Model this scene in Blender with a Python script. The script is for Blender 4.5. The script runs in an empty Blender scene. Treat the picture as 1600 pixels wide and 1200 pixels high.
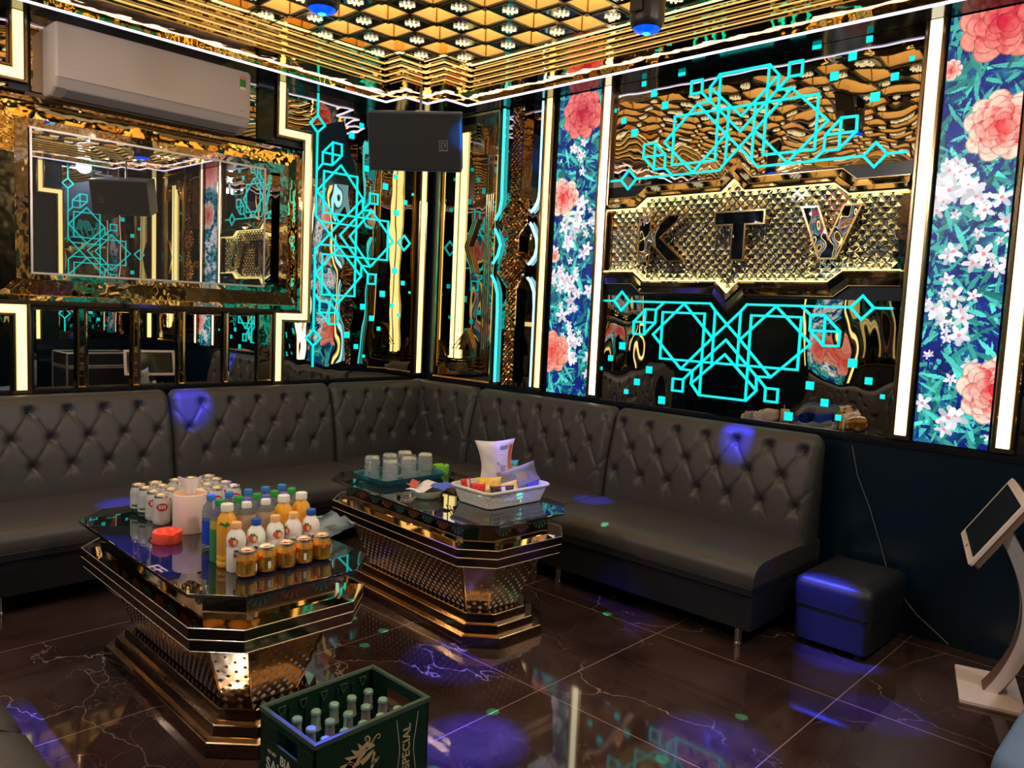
import bpy, math, random
import numpy as np
from mathutils import Vector, Matrix
random.seed(7)
S = bpy.context.scene
COL = S.collection
PI = math.pi
R = math.radians

# ------------------------------------------------------------------ camera, world, exposure
cam = bpy.data.cameras.new('camera'); cam_o = bpy.data.objects.new('camera', cam); COL.objects.link(cam_o)
cam.sensor_width = 36; cam.lens = 1223.85/1600*36; cam.clip_start = .02
_rot = Matrix(((0.68750, 0.03560, -0.72530), (-0.72480, 0.09480, -0.68240), (0.04450, 0.99490, 0.09090)))
cam_o.matrix_world = Matrix.Translation((-4.12, -4.87, 1.5)) @ _rot.to_quaternion().to_matrix().to_4x4()
S.camera = cam_o
w = bpy.data.worlds.new('world'); S.world = w; w.use_nodes = True
w.node_tree.nodes['Background'].inputs[0].default_value = (.05, .06, .09, 1)
w.node_tree.nodes['Background'].inputs[1].default_value = .3
S.view_settings.view_transform = 'Standard'; S.view_settings.look = 'None'
S.view_settings.exposure = 1.25; S.view_settings.gamma = 1; S.view_settings.use_curve_mapping = False

# ------------------------------------------------------------------ materials
M = {}
def mat(name, col=(.5, .5, .5), rough=.5, metal=0, emit=None, es=1, trans=0, ior=1.45, alpha=1, coat=0, spec=.5):
    m = bpy.data.materials.new(name); m.use_nodes = True
    b = m.node_tree.nodes['Principled BSDF']
    b.inputs['Base Color'].default_value = (*col, 1); b.inputs['Roughness'].default_value = rough
    b.inputs['Metallic'].default_value = metal; b.inputs['IOR'].default_value = ior
    b.inputs['Transmission Weight'].default_value = trans; b.inputs['Alpha'].default_value = alpha
    b.inputs['Coat Weight'].default_value = coat; b.inputs['Coat Roughness'].default_value = .03
    b.inputs['Specular IOR Level'].default_value = spec
    if emit: b.inputs['Emission Color'].default_value = (*emit, 1); b.inputs['Emission Strength'].default_value = es
    M[name] = m
    return m
def nd(m, t, **k):
    n = m.node_tree.nodes.new(t)
    for a, v in k.items(): setattr(n, a, v)
    return n
def lk(m, a, b): m.node_tree.links.new(a, b)
def bump(m, scale, strength, dist=.01, detail=2, sc=(1, 1, 1), rough=.5):
    tc = nd(m, 'ShaderNodeTexCoord'); mp = nd(m, 'ShaderNodeMapping'); mp.inputs['Scale'].default_value = sc
    n = nd(m, 'ShaderNodeTexNoise'); n.inputs['Scale'].default_value = scale; n.inputs['Detail'].default_value = detail
    n.inputs['Roughness'].default_value = rough
    b = nd(m, 'ShaderNodeBump'); b.inputs['Strength'].default_value = strength; b.inputs['Distance'].default_value = dist
    lk(m, tc.outputs['Object'], mp.inputs[0]); lk(m, mp.outputs[0], n.inputs['Vector'])
    lk(m, n.outputs['Fac'], b.inputs['Height']); lk(m, b.outputs[0], m.node_tree.nodes['Principled BSDF'].inputs['Normal'])
    return n
def vary(m, c1, c2, scale=8, detail=4):
    tc = nd(m, 'ShaderNodeTexCoord'); n = nd(m, 'ShaderNodeTexNoise'); n.inputs['Scale'].default_value = scale; n.inputs['Detail'].default_value = detail
    r = nd(m, 'ShaderNodeValToRGB'); r.color_ramp.elements[0].position = .3; r.color_ramp.elements[1].position = .7
    r.color_ramp.elements[0].color = (*c1, 1); r.color_ramp.elements[1].color = (*c2, 1)
    lk(m, tc.outputs['Object'], n.inputs['Vector']); lk(m, n.outputs['Fac'], r.inputs[0]); lk(m, r.outputs[0], m.node_tree.nodes['Principled BSDF'].inputs['Base Color'])

bump(mat('wavy_mirror', (.54, .48, .42), .015, 1), 2.6, .5, .03, 1.5, (1, 1, .55))
bump(mat('smoky_mirror', (.34, .31, .29), .02, 1), 2.2, .25, .02, 1)
bump(mat('gold_mirror', (.93, .66, .28), .03, 1), 7, .35, .015, 2)
bump(mat('cornice_gold', (.95, .62, .22), .05, 1), 5, .5, .02, 2)
bump(mat('bronze_mirror', (.46, .34, .23), .05, 1), 9, .25, .008, 2)
bump(mat('table_bronze', (.46, .34, .23), .13, 1), 9, .2, .008, 2)
mat('clear_mirror', (.62, .62, .6), .01, 1)
mat('bevel_mirror', (.8, .78, .72), .02, 1)
mat('bronze_edge', (.30, .20, .12), .2, 1)
mat('gold_edge', (.85, .6, .3), .15, 1)
bump(mat('wall_navy', (.003, .012, .026), .24), 1.2, .05, .02, 1)
mat('soffit_black', (.008, .008, .012), .12)
mat('strip_glow', (.9, .8, .5), .4, emit=(1, .80, .27), es=.85)
mat('strip_white', (.9, .9, .9), .4, emit=(1, .88, .56), es=1.7)
mat('led_line', (.9, .9, 1), .4, emit=(.75, .72, 1), es=.9)
mat('neon_cyan', (0, .4, .4), .4, emit=(0.0, .80, .74), es=.46)
mat('tube_cyan', (0, .4, .4), .4, emit=(.06, .80, .82), es=.62)
mat('tube_white', (.2, .5, .7), .4, emit=(.35, .85, 1), es=.9)
mat('ceiling_glow', (.9, .7, .4), .6, emit=(1, .72, .30), es=1.5)
mat('cell_wall', (.95, .76, .42), .5)
mat('fill_lamp_glow', (.9, .9, .9), .4, emit=(1, .93, .86), es=6)
mat('border_mirror', (.42, .39, .35), .04, 1)
mat('table_gold', (.62, .46, .28), .03, 1)
mat('cornice_line', (.9, .6, .2), .4, emit=(1, .58, .12), es=.42)
mat('ornament_shine', (.9, .8, .5), .4, emit=(1, .84, .50), es=.55)
mat('plate_black', (.02, .022, .02), .1, 0, coat=.4)
bump(mat('crystal', (.60, .70, .78), .06, 1), 30, .5, .01, 2)
mat('crystal_amber', (.72, .5, .33), .06, 1)
mat('letter_mirror', (.50, .50, .52), .02, 1); bump(M['letter_mirror'], 7, .6, .02, 1)
mat('tv_screen', (.05, .046, .044), .008, 0, ior=2.6, spec=1)
mat('silver_trim', (.62, .55, .55), .3, .7)
mat('ac_white', (.50, .44, .43), .35)
mat('ac_grey', (.30, .29, .33), .4)
mat('dark_slot', (.03, .03, .035), .5)
mat('speaker_black', (.016, .019, .026), .55)
mat('speaker_grille', (.017, .019, .024), .6); 
mat('speaker_side', (.05, .09, .16), .4)  # blue stage light on the black cabinet put into its colour
mat('badge', (.35, .35, .36), .35, .8)
mat('chrome', (.85, .82, .76), .12, 1)
mat('leather', (.044, .041, .043), .46, 0, spec=.6); bump(M['leather'], 45, .10, .004, 5)
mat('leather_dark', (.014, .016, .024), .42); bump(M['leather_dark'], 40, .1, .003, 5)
mat('leather_seam', (.008, .008, .009), .6)
mat('pouf_blue', (.10, .17, .32), .6); bump(M['pouf_blue'], 60, .15, .003, 4)
mat('table_glass', (.012, .014, .016), .012, 0, ior=2.1, spec=.8)
mat('glass_edge', (.05, .08, .09), .1, 0)
mat('edge_bright', (.95, .88, .74), .2, .6)
mat('stud', (.75, .70, .64), .25, .25)
mat('swirl_pink', (.50, .20, .17), .2, 0, coat=.5); mat('swirl_teal', (.12, .34, .32), .2, 0, coat=.5)
mat('can_silver', (.78, .76, .76), .28, .35)
mat('can_white', (.66, .68, .66), .3, .3)
mat('can_green', (.01, .09, .06), .3, .3)
mat('can_lid', (.85, .80, .80), .2, .9)
mat('label_red', (.60, .025, .04), .4)
mat('label_white', (.85, .83, .80), .5)
mat('redbull_gold', (.78, .42, .07), .24, .85)
mat('redbull_shoulder', (1, .50, .08), .28, .6)
mat('redbull_blue', (.03, .04, .16), .3, .4)
mat('bull_red', (.65, .08, .02), .4)
mat('tissue_shell', (.84, .64, .55), .5)
mat('tissue_lid', (.62, .38, .24), .6)
mat('tissue_paper', (.88, .76, .72), .8)
mat('ashtray_orange', (1, .10, .03), .35)
mat('ashtray_green', (.22, .62, .04), .35)
mat('cap_blue', (.03, .20, .62), .35); mat('cap_dark_blue', (.01, .08, .40), .35); mat('cap_green', (.02, .30, .05), .35)
mat('cap_white', (.85, .80, .76), .4); mat('cap_peach', (.85, .48, .20), .4); mat('cap_purple', (.12, .10, .75), .4)
mat('milk_white', (.86, .82, .80), .35)
mat('strawberry', (.85, .10, .04), .4); mat('ink', (.015, .015, .02), .6)
mat('juice_orange', (.90, .42, .04), .22, coat=.5); mat('juice_lime', (.48, .42, .04), .2, coat=.5)
mat('juice_pale', (.55, .38, .28), .2, coat=.5, trans=.3)
mat('plastic_clear', (.72, .78, .80), .08, 0, trans=.85, ior=1.2)
mat('water_label', (.01, .06, .50), .35)
mat('leaf_label', (.04, .25, .04), .5)
mat('mug_glass', (.94, .96, 1), .05, 0, trans=.88, ior=1.25)
mat('tray_teal', (.01, .14, .20), .4)
mat('basket_white', (.66, .68, .64), .45)
mat('bowl_cream', (.62, .60, .48), .4)
mat('paper', (.75, .72, .80), .7); mat('paper_blue', (.08, .14, .75), .6); mat('paper_red', (.55, .1, .08), .6)
mat('bag_white', (.72, .66, .66), .4); bump(M['bag_white'], 20, .4, .01, 3)
mat('bag_orange', (.65, .16, .03), .4); mat('bag_teal', (.05, .48, .42), .3); mat('bag_blue', (.06, .18, .72), .3)
mat('bag_yellow', (.85, .52, .06), .35); bump(M['bag_yellow'], 30, .4, .01, 3)
mat('bag_cream', (.82, .70, .38), .4)
mat('bag_red', (.65, .03, .03), .35); mat('bag_brown', (.05, .025, .03), .3); bump(M['bag_brown'], 30, .4, .01, 3)
mat('bag_film', (.40, .36, .31), .16, .35); bump(M['bag_film'], 14, .5, .01, 3)
mat('bag_dark', (.06, .03, .05), .4)
mat('plastic_bag', (.42, .50, .55), .2, 0, trans=.45, ior=1.1); bump(M['plastic_bag'], 16, .7, .015, 3)
mat('crate_green', (.002, .026, .012), .42)
mat('crate_rim', (.05, .085, .06), .5)
mat('crate_gold', (.55, .40, .20), .5); mat('crate_white', (.72, .72, .66), .6)
mat('bottle_green', (.004, .018, .008), .08, coat=.5)
mat('foil', (.62, .58, .52), .32, .7); bump(M['foil'], 60, .5, .004, 3)
mat('crown_cap', (.35, .55, .46), .3, .6)
mat('kiosk_white', (.72, .62, .60), .4); mat('kiosk_brown', (.18, .11, .08), .4)
mat('kiosk_screen', (.012, .018, .024), .08)
mat('light_body', (.02, .018, .018), .35); mat('lens_blue', (.0, .01, .5), .2, emit=(.0, .03, 1), es=1.6)
mat('lens_green', (0, .5, .4), .2, emit=(.05, .9, .6), es=1)
mat('cable', (.02, .02, .022), .5)
mat('energy_yellow', (.7, .25, .1), .5); mat('energy_green', (.03, .25, .05), .5)
mat('case_black', (.02, .02, .022), .4); mat('case_metal', (.7, .7, .72), .3, .9)

def floor_mat():
    m = mat('marble', (.03, .017, .015), .05, 0, spec=.6); T = m.node_tree
    b = T.nodes['Principled BSDF']; tc = nd(m, 'ShaderNodeTexCoord')
    n = nd(m, 'ShaderNodeTexNoise'); n.inputs['Scale'].default_value = 2.2; n.inputs['Detail'].default_value = 8; n.inputs['Roughness'].default_value = .65
    lk(m, tc.outputs['Object'], n.inputs['Vector'])
    r = nd(m, 'ShaderNodeValToRGB'); r.color_ramp.elements[0].position = .35; r.color_ramp.elements[1].position = .72
    r.color_ramp.elements[0].color = (.020, .010, .010, 1); r.color_ramp.elements[1].color = (.062, .038, .030, 1)
    lk(m, n.outputs['Fac'], r.inputs[0])
    # veins: warped voronoi edges, two scales, broken up by a mask
    cur = r.outputs[0]
    for sc, wd, seed, colr, wamt in ((1.7, .0045, 3.1, (.34, .25, .22, 1), .35), (4.5, .008, 9.4, (.13, .085, .075, 1), .2)):
        off = nd(m, 'ShaderNodeMapping'); off.inputs['Location'].default_value = (seed, seed*.7, 0); off.inputs['Scale'].default_value = (1, .62, 1); off.inputs['Rotation'].default_value = (0, 0, .5)
        lk(m, tc.outputs['Object'], off.inputs[0])
        wn = nd(m, 'ShaderNodeTexNoise'); wn.inputs['Scale'].default_value = sc*2.4; wn.inputs['Detail'].default_value = 6; lk(m, off.outputs[0], wn.inputs['Vector'])
        sub = nd(m, 'ShaderNodeVectorMath', operation='SUBTRACT'); sub.inputs[1].default_value = (.5, .5, .5); lk(m, wn.outputs['Color'], sub.inputs[0])
        scl = nd(m, 'ShaderNodeVectorMath', operation='SCALE'); scl.inputs['Scale'].default_value = wamt; lk(m, sub.outputs[0], scl.inputs[0])
        add = nd(m, 'ShaderNodeVectorMath', operation='ADD'); lk(m, off.outputs[0], add.inputs[0]); lk(m, scl.outputs[0], add.inputs[1])
        v = nd(m, 'ShaderNodeTexVoronoi', feature='DISTANCE_TO_EDGE'); v.inputs['Scale'].default_value = sc; lk(m, add.outputs[0], v.inputs['Vector'])
        mr = nd(m, 'ShaderNodeMapRange'); mr.inputs[1].default_value = 0; mr.inputs[2].default_value = wd; mr.inputs[3].default_value = 1; mr.inputs[4].default_value = 0
        lk(m, v.outputs['Distance'], mr.inputs[0])
        mk = nd(m, 'ShaderNodeTexNoise'); mk.inputs['Scale'].default_value = 1.6; lk(m, off.outputs[0], mk.inputs['Vector'])
        mm = nd(m, 'ShaderNodeMapRange'); mm.inputs[1].default_value = .47; mm.inputs[2].default_value = .60; lk(m, mk.outputs['Fac'], mm.inputs[0])
        mu = nd(m, 'ShaderNodeMath', operation='MULTIPLY'); lk(m, mr.outputs[0], mu.inputs[0]); lk(m, mm.outputs[0], mu.inputs[1])
        mx = nd(m, 'ShaderNodeMix', data_type='RGBA'); mx.inputs[7].default_value = colr
        lk(m, mu.outputs[0], mx.inputs[0]); lk(m, cur, mx.inputs[6]); cur = mx.outputs[2]
    # grout lines every 0.855 m
    sp = nd(m, 'ShaderNodeSeparateXYZ'); lk(m, tc.outputs['Object'], sp.inputs[0]); outs = []
    for ax, o in (('X', .96), ('Y', 2.925)):
        a = nd(m, 'ShaderNodeMath', operation='ADD'); a.inputs[1].default_value = o; lk(m, sp.outputs[ax], a.inputs[0])
        p = nd(m, 'ShaderNodeMath', operation='PINGPONG'); p.inputs[1].default_value = .4275; lk(m, a.outputs[0], p.inputs[0])
        l = nd(m, 'ShaderNodeMath', operation='LESS_THAN'); l.inputs[1].default_value = .0022; lk(m, p.outputs[0], l.inputs[0]); outs.append(l.outputs[0])
    mxm = nd(m, 'ShaderNodeMath', operation='MAXIMUM'); lk(m, outs[0], mxm.inputs[0]); lk(m, outs[1], mxm.inputs[1])
    mx = nd(m, 'ShaderNodeMix', data_type='RGBA'); mx.inputs[7].default_value = (.24, .17, .16, 1)
    lk(m, mxm.outputs[0], mx.inputs[0]); lk(m, cur, mx.inputs[6]); lk(m, mx.outputs[2], b.inputs['Base Color'])
floor_mat()

def screen_mat():
    m = mat('flower_picture', (.01, .01, .01), .3); b = m.node_tree.nodes['Principled BSDF']
    a = nd(m, 'ShaderNodeAttribute', attribute_name='Col')
    lk(m, a.outputs['Color'], b.inputs['Emission Color']); b.inputs['Emission Strength'].default_value = .42
screen_mat()

# ------------------------------------------------------------------ mesh helpers
class MB:
    def __init__(s): s.v = []; s.f = []; s.m = []; s.mats = []
    def mi(s, name):
        if name not in s.mats: s.mats.append(name)
        return s.mats.index(name)
    def add(s, vs, fs, name):
        o = len(s.v); k = s.mi(name); s.v += [tuple(v) for v in vs]
        for f in fs: s.f.append(tuple(o+i for i in f)); s.m.append(k)
    def build(s, name, parent=None, smooth=False, origin=None, bevel=0, subd=0, angle=40):
        me = bpy.data.meshes.new(name)
        if parent is not None:
            rt = parent
            while rt.parent: rt = rt.parent
            off = Vector(rt.get('_o', (0, 0, 0)))
        elif origin is not None: off = Vector(origin)
        else:
            A = np.array(s.v); off = Vector(((A[:, 0].min()+A[:, 0].max())/2, (A[:, 1].min()+A[:, 1].max())/2, A[:, 2].min()))
        me.from_pydata([tuple(Vector(v)-off) for v in s.v], [], s.f)
        for n in s.mats: me.materials.append(M[n])
        me.polygons.foreach_set('material_index', s.m)
        import bmesh
        bm = bmesh.new(); bm.from_mesh(me); bmesh.ops.recalc_face_normals(bm, faces=bm.faces); bm.to_mesh(me); bm.free()
        me.update()
        if smooth:
            me.polygons.foreach_set('use_smooth', [True]*len(me.polygons))
            me.set_sharp_from_angle(angle=R(angle))
        o = bpy.data.objects.new(name, me); COL.objects.link(o)
        if parent is not None: o.parent = parent
        else: o.location = off; o['_o'] = tuple(off)
        if bevel:
            b = o.modifiers.new('bevel', 'BEVEL'); b.width = bevel; b.segments = 2; b.limit_method = 'ANGLE'; b.angle_limit = R(50)
        if subd:
            b = o.modifiers.new('sub', 'SUBSURF'); b.levels = b.render_levels = subd
        return o
def box(mb, a, b, name):
    (x0, y0, z0), (x1, y1, z1) = a, b
    mb.add([(x0,y0,z0),(x1,y0,z0),(x1,y1,z0),(x0,y1,z0),(x0,y0,z1),(x1,y0,z1),(x1,y1,z1),(x0,y1,z1)],
           [(0,3,2,1),(4,5,6,7),(0,1,5,4),(1,2,6,5),(2,3,7,6),(3,0,4,7)], name)
# wall frames: a = along, z = up, d = out into the room
WM = {'L': lambda a, z, d: (a, -d, z), 'R': lambda a, z, d: (-d, a, z), 'B': lambda a, z, d: (a, -5.3+d, z), 'S': lambda a, z, d: (-4.45+d, a, z)}
def prism(mb, W, poly, d0, d1, name, side=None, cap=True):
    f = WM[W] if isinstance(W, str) else W; n = len(poly)
    vs = [f(a, z, d0) for a, z in poly]+[f(a, z, d1) for a, z in poly]
    if cap: mb.add(vs, [tuple(range(n, 2*n)), tuple(range(n-1, -1, -1))], name)
    mb.add(vs, [(i, (i+1) % n, n+(i+1) % n, n+i) for i in range(n)], side or name)
def rect(a0, a1, z0, z1): return [(a0, z0), (a1, z0), (a1, z1), (a0, z1)]
def wbox(mb, W, a0, a1, z0, z1, d0, d1, name, side=None): prism(mb, W, rect(min(a0, a1), max(a0, a1), z0, z1), d0, d1, name, side)
def seg(mb, W, p, q, wd, d0, d1, name, ext=0):
    p = Vector(p); q = Vector(q); t = (q-p).normalized(); n = Vector((-t.y, t.x))*wd/2; p = p-t*ext; q = q+t*ext
    prism(mb, W, [tuple(p+n), tuple(p-n), tuple(q-n), tuple(q+n)], d0, d1, name)
def offset_poly(pts, d, closed=False):
    out = []; n = len(pts)
    for i in range(n):
        p = Vector(pts[i])
        a = Vector(pts[i-1]) if (i > 0 or closed) else None; b = Vector(pts[(i+1) % n]) if (i < n-1 or closed) else None
        t1 = (p-a).normalized() if a is not None else None; t2 = (b-p).normalized() if b is not None else None
        t1 = t1 if t1 is not None else t2; t2 = t2 if t2 is not None else t1
        n1 = Vector((-t1.y, t1.x)); n2 = Vector((-t2.y, t2.x)); m = (n1+n2); k = m.length_squared
        m = m*(2/k) if k > 1e-6 else n1
        out.append(tuple(p+m*d))
    return out
def band(mb, W, pts, o0, o1, prof, name, closed=False, inner=None, outer=None):
    # strip following pts between offsets o0 and o1; prof = list of (t, depth) across
    f = WM[W] if isinstance(W, str) else W; rows = []
    for t, d in prof: rows.append([f(a, z, d) for a, z in offset_poly(pts, o0+(o1-o0)*t, closed)])
    n = len(pts); m = n if closed else n-1
    for i in range(len(prof)-1):
        nm = inner if (i == 0 and inner) else (outer if (i == len(prof)-2 and outer) else name)
        mb.add(rows[i]+rows[i+1], [(j, (j+1) % n, n+(j+1) % n, n+j) for j in range(m)], nm)
def lathe(mb, prof, c, name, seg_=24, mats=None, ax=None):
    n = seg_; vs = []
    for r, z in prof: vs += [(c[0]+r*math.cos(2*PI*i/n), c[1]+r*math.sin(2*PI*i/n), c[2]+z) for i in range(n)]
    for k in range(len(prof)-1):
        sub = vs[k*n:(k+2)*n]
        mb.add(sub, [(i, (i+1) % n, n+(i+1) % n, n+i) for i in range(n)], mats[k] if mats else name)
def merge(o, d=.0002):
    import bmesh
    bm = bmesh.new(); bm.from_mesh(o.data); bmesh.ops.remove_doubles(bm, verts=bm.verts, dist=d); bmesh.ops.recalc_face_normals(bm, faces=bm.faces)
    bm.to_mesh(o.data); bm.free(); return o
def tube(mb, pts, r, name, n=8, closed=False):
    P = [Vector(p) for p in pts]; rings = []; up = None
    for i, p in enumerate(P):
        a = P[i-1] if (i > 0 or closed) else P[i]; b = P[(i+1) % len(P)] if (i < len(P)-1 or closed) else P[i]
        t = (b-a).normalized()
        if up is None: up = t.orthogonal().normalized()
        up = (up-t*up.dot(t)).normalized(); s = t.cross(up)
        rr = r[i] if isinstance(r, (list, tuple)) else r
        rings.append([p+(up*math.cos(2*PI*k/n)+s*math.sin(2*PI*k/n))*rr for k in range(n)])
    vs = [v for g in rings for v in g]; m = len(P); fs = []
    for i in range(m if closed else m-1):
        for k in range(n): fs.append((i*n+k, i*n+(k+1) % n, ((i+1) % m)*n+(k+1) % n, ((i+1) % m)*n+k))
    if not closed: fs += [tuple(range(n-1, -1, -1)), tuple(range((m-1)*n, m*n))]
    mb.add(vs, fs, name)
def tag(o, label=None, cat=None, group=None, kind=None):
    if label: o['label'] = label
    if cat: o['category'] = cat
    if group: o['group'] = group
    if kind: o['kind'] = kind
    return o
def thing(name, loc, label, cat, group=None, rz=0):
    o = bpy.data.objects.new(name, None); o.empty_display_size = .05; COL.objects.link(o); o.location = loc
    o['_o'] = tuple(loc) if rz == 0 else (0, 0, 0); o.rotation_euler = (0, 0, rz)
    return tag(o, label, cat, group)
def local(o): o['_o'] = (0, 0, 0); return o
def copy_tree(o, parent=None):
    c = o.copy(); COL.objects.link(c)
    if parent is not None: c.parent = parent
    for ch in list(o.children): copy_tree(ch, c)
    return c
def struct(mb, name, **k): return tag(mb.build(name, **k), kind='structure')
def text_mesh(txt, size, extrude=.0006, align='CENTER', shear=0, bold=0):
    cu = bpy.data.curves.new('t', 'FONT'); cu.body = txt; cu.size = size; cu.extrude = extrude; cu.align_x = align; cu.align_y = 'CENTER'; cu.shear = shear; cu.offset = bold
    cu.resolution_u = 3
    o = bpy.data.objects.new('t', cu); COL.objects.link(o); bpy.context.view_layer.update()
    me = bpy.data.meshes.new_from_object(o.evaluated_get(bpy.context.evaluated_depsgraph_get()))
    vs = [tuple(v.co) for v in me.vertices]; fs = [tuple(p.vertices) for p in me.polygons]
    bpy.data.objects.remove(o); bpy.data.curves.remove(cu); bpy.data.meshes.remove(me)
    return vs, fs
def wrap_text(mb, txt, size, c, r, ang, z, name, bold=0):     # lettering round a cylinder
    vs, fs = text_mesh(txt, size, .0003, bold=bold)
    mb.add([(c[0]+(r+v[2])*math.cos(ang+v[0]/r), c[1]+(r+v[2])*math.sin(ang+v[0]/r), c[2]+z+v[1]) for v in vs], fs, name)
def wrap_poly(mb, poly, c, r, ang, z, name, lift=.0006):      # flat mark bent round a cylinder; fan from its centre
    cx = sum(p[0] for p in poly)/len(poly); cy = sum(p[1] for p in poly)/len(poly)
    rows = []
    for k in (0, .5, 1): rows.append([(cx+(x-cx)*k, cy+(y-cy)*k) for x, y in poly])
    n = len(poly); P = lambda x, y: (c[0]+(r+lift)*math.cos(ang+x/r), c[1]+(r+lift)*math.sin(ang+x/r), c[2]+z+y)
    vs = [P(cx, cy)]+[P(*p) for p in rows[1]]+[P(*p) for p in rows[2]]
    fs = [(0, 1+i, 1+(i+1) % n) for i in range(n)]+[(1+i, 1+(i+1) % n, 1+n+(i+1) % n, 1+n+i) for i in range(n)]
    mb.add(vs, [f[::-1] for f in fs], name)
def ellipse(rx, ry, n=20, cx=0, cy=0): return [(cx+rx*math.cos(2*PI*i/n), cy+ry*math.sin(2*PI*i/n)) for i in range(n)]

# ------------------------------------------------------------------ room shell
YB, XS, ZS = -5.3, -4.45, 2.955
m_ = MB(); box(m_, (XS-.1, YB-.1, -.05), (.1, .1, 0), 'marble'); struct(m_, 'floor', origin=(0, 0, 0))
def wall(name, W, a0, a1):
    m_ = MB(); wbox(m_, W, a0, a1, 0, 3.45, -.1, 0, 'wall_navy'); return struct(m_, name)
wall('wall_left', 'L', XS-.1, 0); wall('wall_right', 'R', YB, .1); wall('wall_back', 'B', XS-.1, .1); wall('wall_side', 'S', YB, 0)
m_ = MB(); box(m_, (XS, YB, 3.30), (0, 0, 3.36), 'ceiling_glow'); struct(m_, 'ceiling')

# stepped corner plans (mirror of one quadrant into four)
def plan(e, ex, cor):
    """closed room outline: e = offset from y walls, ex = offset from x walls, cor = list of corner points for the +x,+y corner"""
    q = cor; cx, cy = XS/2, YB/2
    pts = list(q)
    pts += [(x, 2*cy-y) for x, y in reversed(q)]
    pts += [(2*cx-x, 2*cy-y) for x, y in q]
    pts += [(2*cx-x, y) for x, y in reversed(q)]
    return pts
c0 = [(-.60, -.20), (-.60, -.42), (-.40, -.42), (-.40, -.62), (-.20, -.62)]
out_c = [(-.30, 0), (-.20, 0), (-.10, 0), (0, 0), (0, -.2)]
c1 = [(-1.08, -.80), (-1.08, -.95), (-.88, -.95), (-.88, -1.13), (-.64, -1.13)]
def interp(t): return [(a[0]+(b[0]-a[0])*t, a[1]+(b[1]-a[1])*t) for a, b in zip(c0, c1)]
def ring(mb, A, za, B, zb, name):
    n = len(A); mb.add([(*p, za) for p in A]+[(*p, zb) for p in B], [(i, (i+1) % n, n+(i+1) % n, n+i) for i in range(n)], name)
P0 = plan(0, 0, c0)
m_ = MB(); ring(m_, plan(0, 0, [(-.6, 0), (-.4, 0), (-.2, 0), (0, -.0), (0, -.62)]), ZS+.002, P0, ZS+.002, 'soffit_black'); struct(m_, 'trim_1')
# white LED line on the soffit edge
m_ = MB(); Pa = P0; Pb = plan(0, 0, [(x-.004, y-.004) for x, y in c0])
ring(m_, Pa, ZS-.004, Pa, ZS+.008, 'led_line'); ring(m_, Pa, ZS-.004, plan(0, 0, [(x-.008, y-.008) for x, y in c0]), ZS-.004, 'led_line'); ring(m_, plan(0, 0, [(x-.008, y-.008) for x, y in c0]), ZS-.004, plan(0, 0, [(x-.008, y-.008) for x, y in c0]), ZS+.008, 'led_line')
tag(m_.build('ceiling_light_line', origin=(XS/2, YB/2, ZS)), 'thin white glowing line zigzagging along the edge of the black ceiling soffit', 'light strip')
# cornice: wavy mirror band then five steps, their gold bands given emission
m_ = MB()
lv = [(0, ZS+.008), (.0, ZS+.03), (.40, ZS+.035)]
for i in range(len(lv)-1): ring(m_, plan(0, 0, interp(lv[i][0])), lv[i][1], plan(0, 0, interp(lv[i+1][0])), lv[i+1][1], 'cornice_gold')
z = ZS+.035; t = .40
lit = MB()
for k in range(5):
    ring(m_, plan(0, 0, interp(t)), z, plan(0, 0, interp(t)), z+.012, 'bronze_mirror')
    t2 = t+.12; ring(m_, plan(0, 0, interp(t)), z+.012, plan(0, 0, interp(t+.03)), z+.012, 'cornice_gold')
    ring(lit, plan(0, 0, interp(t+.03)), z+.014, plan(0, 0, interp(t+.088)), z+.014, 'cornice_line' if k < 4 else 'strip_glow')
    ring(m_, plan(0, 0, interp(t+.088)), z+.012, plan(0, 0, interp(t2)), z+.012, 'cornice_gold'); t = t2; z += .012
ring(m_, plan(0, 0, interp(1)), z, plan(0, 0, interp(1)), 3.30, 'gold_mirror')
struct(m_, 'trim_2'); tag(lit.build('cornice_glow_bands', origin=(XS/2, YB/2, ZS)), 'warm yellow glowing bands on the gold cornice steps', 'light strip')
# lattice: beams, plates and crosses
m_ = MB(); s = .1875; X0 = -1.312; Y0 = -.984
xs = [X0+s*(i+.5) for i in range(-13, 5)]; ys = [Y0+s*(j+.5) for j in range(-20, 3)]
xa, xb, ya, yb = -3.82, -.63, -4.50, -.80
def inside(x, y):
    x2 = max(x, XS-x); y2 = max(y, YB-y)
    if x2 > -.63 or y2 > -.79: return False
    if x2 > -.90 and y2 > -1.14: return False
    if x2 > -1.09 and y2 > -.95: return False
    return True
zl = z+.002
for x in xs:
    if xa < x < xb:
        for y in ys:
            if inside(x, y-s/2): box(m_, (x-.011, y-s+.011, zl+.005), (x+.011, y-.011, zl+.13), 'cell_wall')
for y in ys:
    if ya < y < yb:
        for x in xs:
            if inside(x-s/2, y): box(m_, (x-s+.011, y-.011, zl+.005), (x-.011, y+.011, zl+.13), 'cell_wall')
for x in xs:
    for y in ys:
        if inside(x, y): box(m_, (x-.016, y-.016, zl-.004), (x+.016, y+.016, zl+.22), 'bronze_edge')
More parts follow.
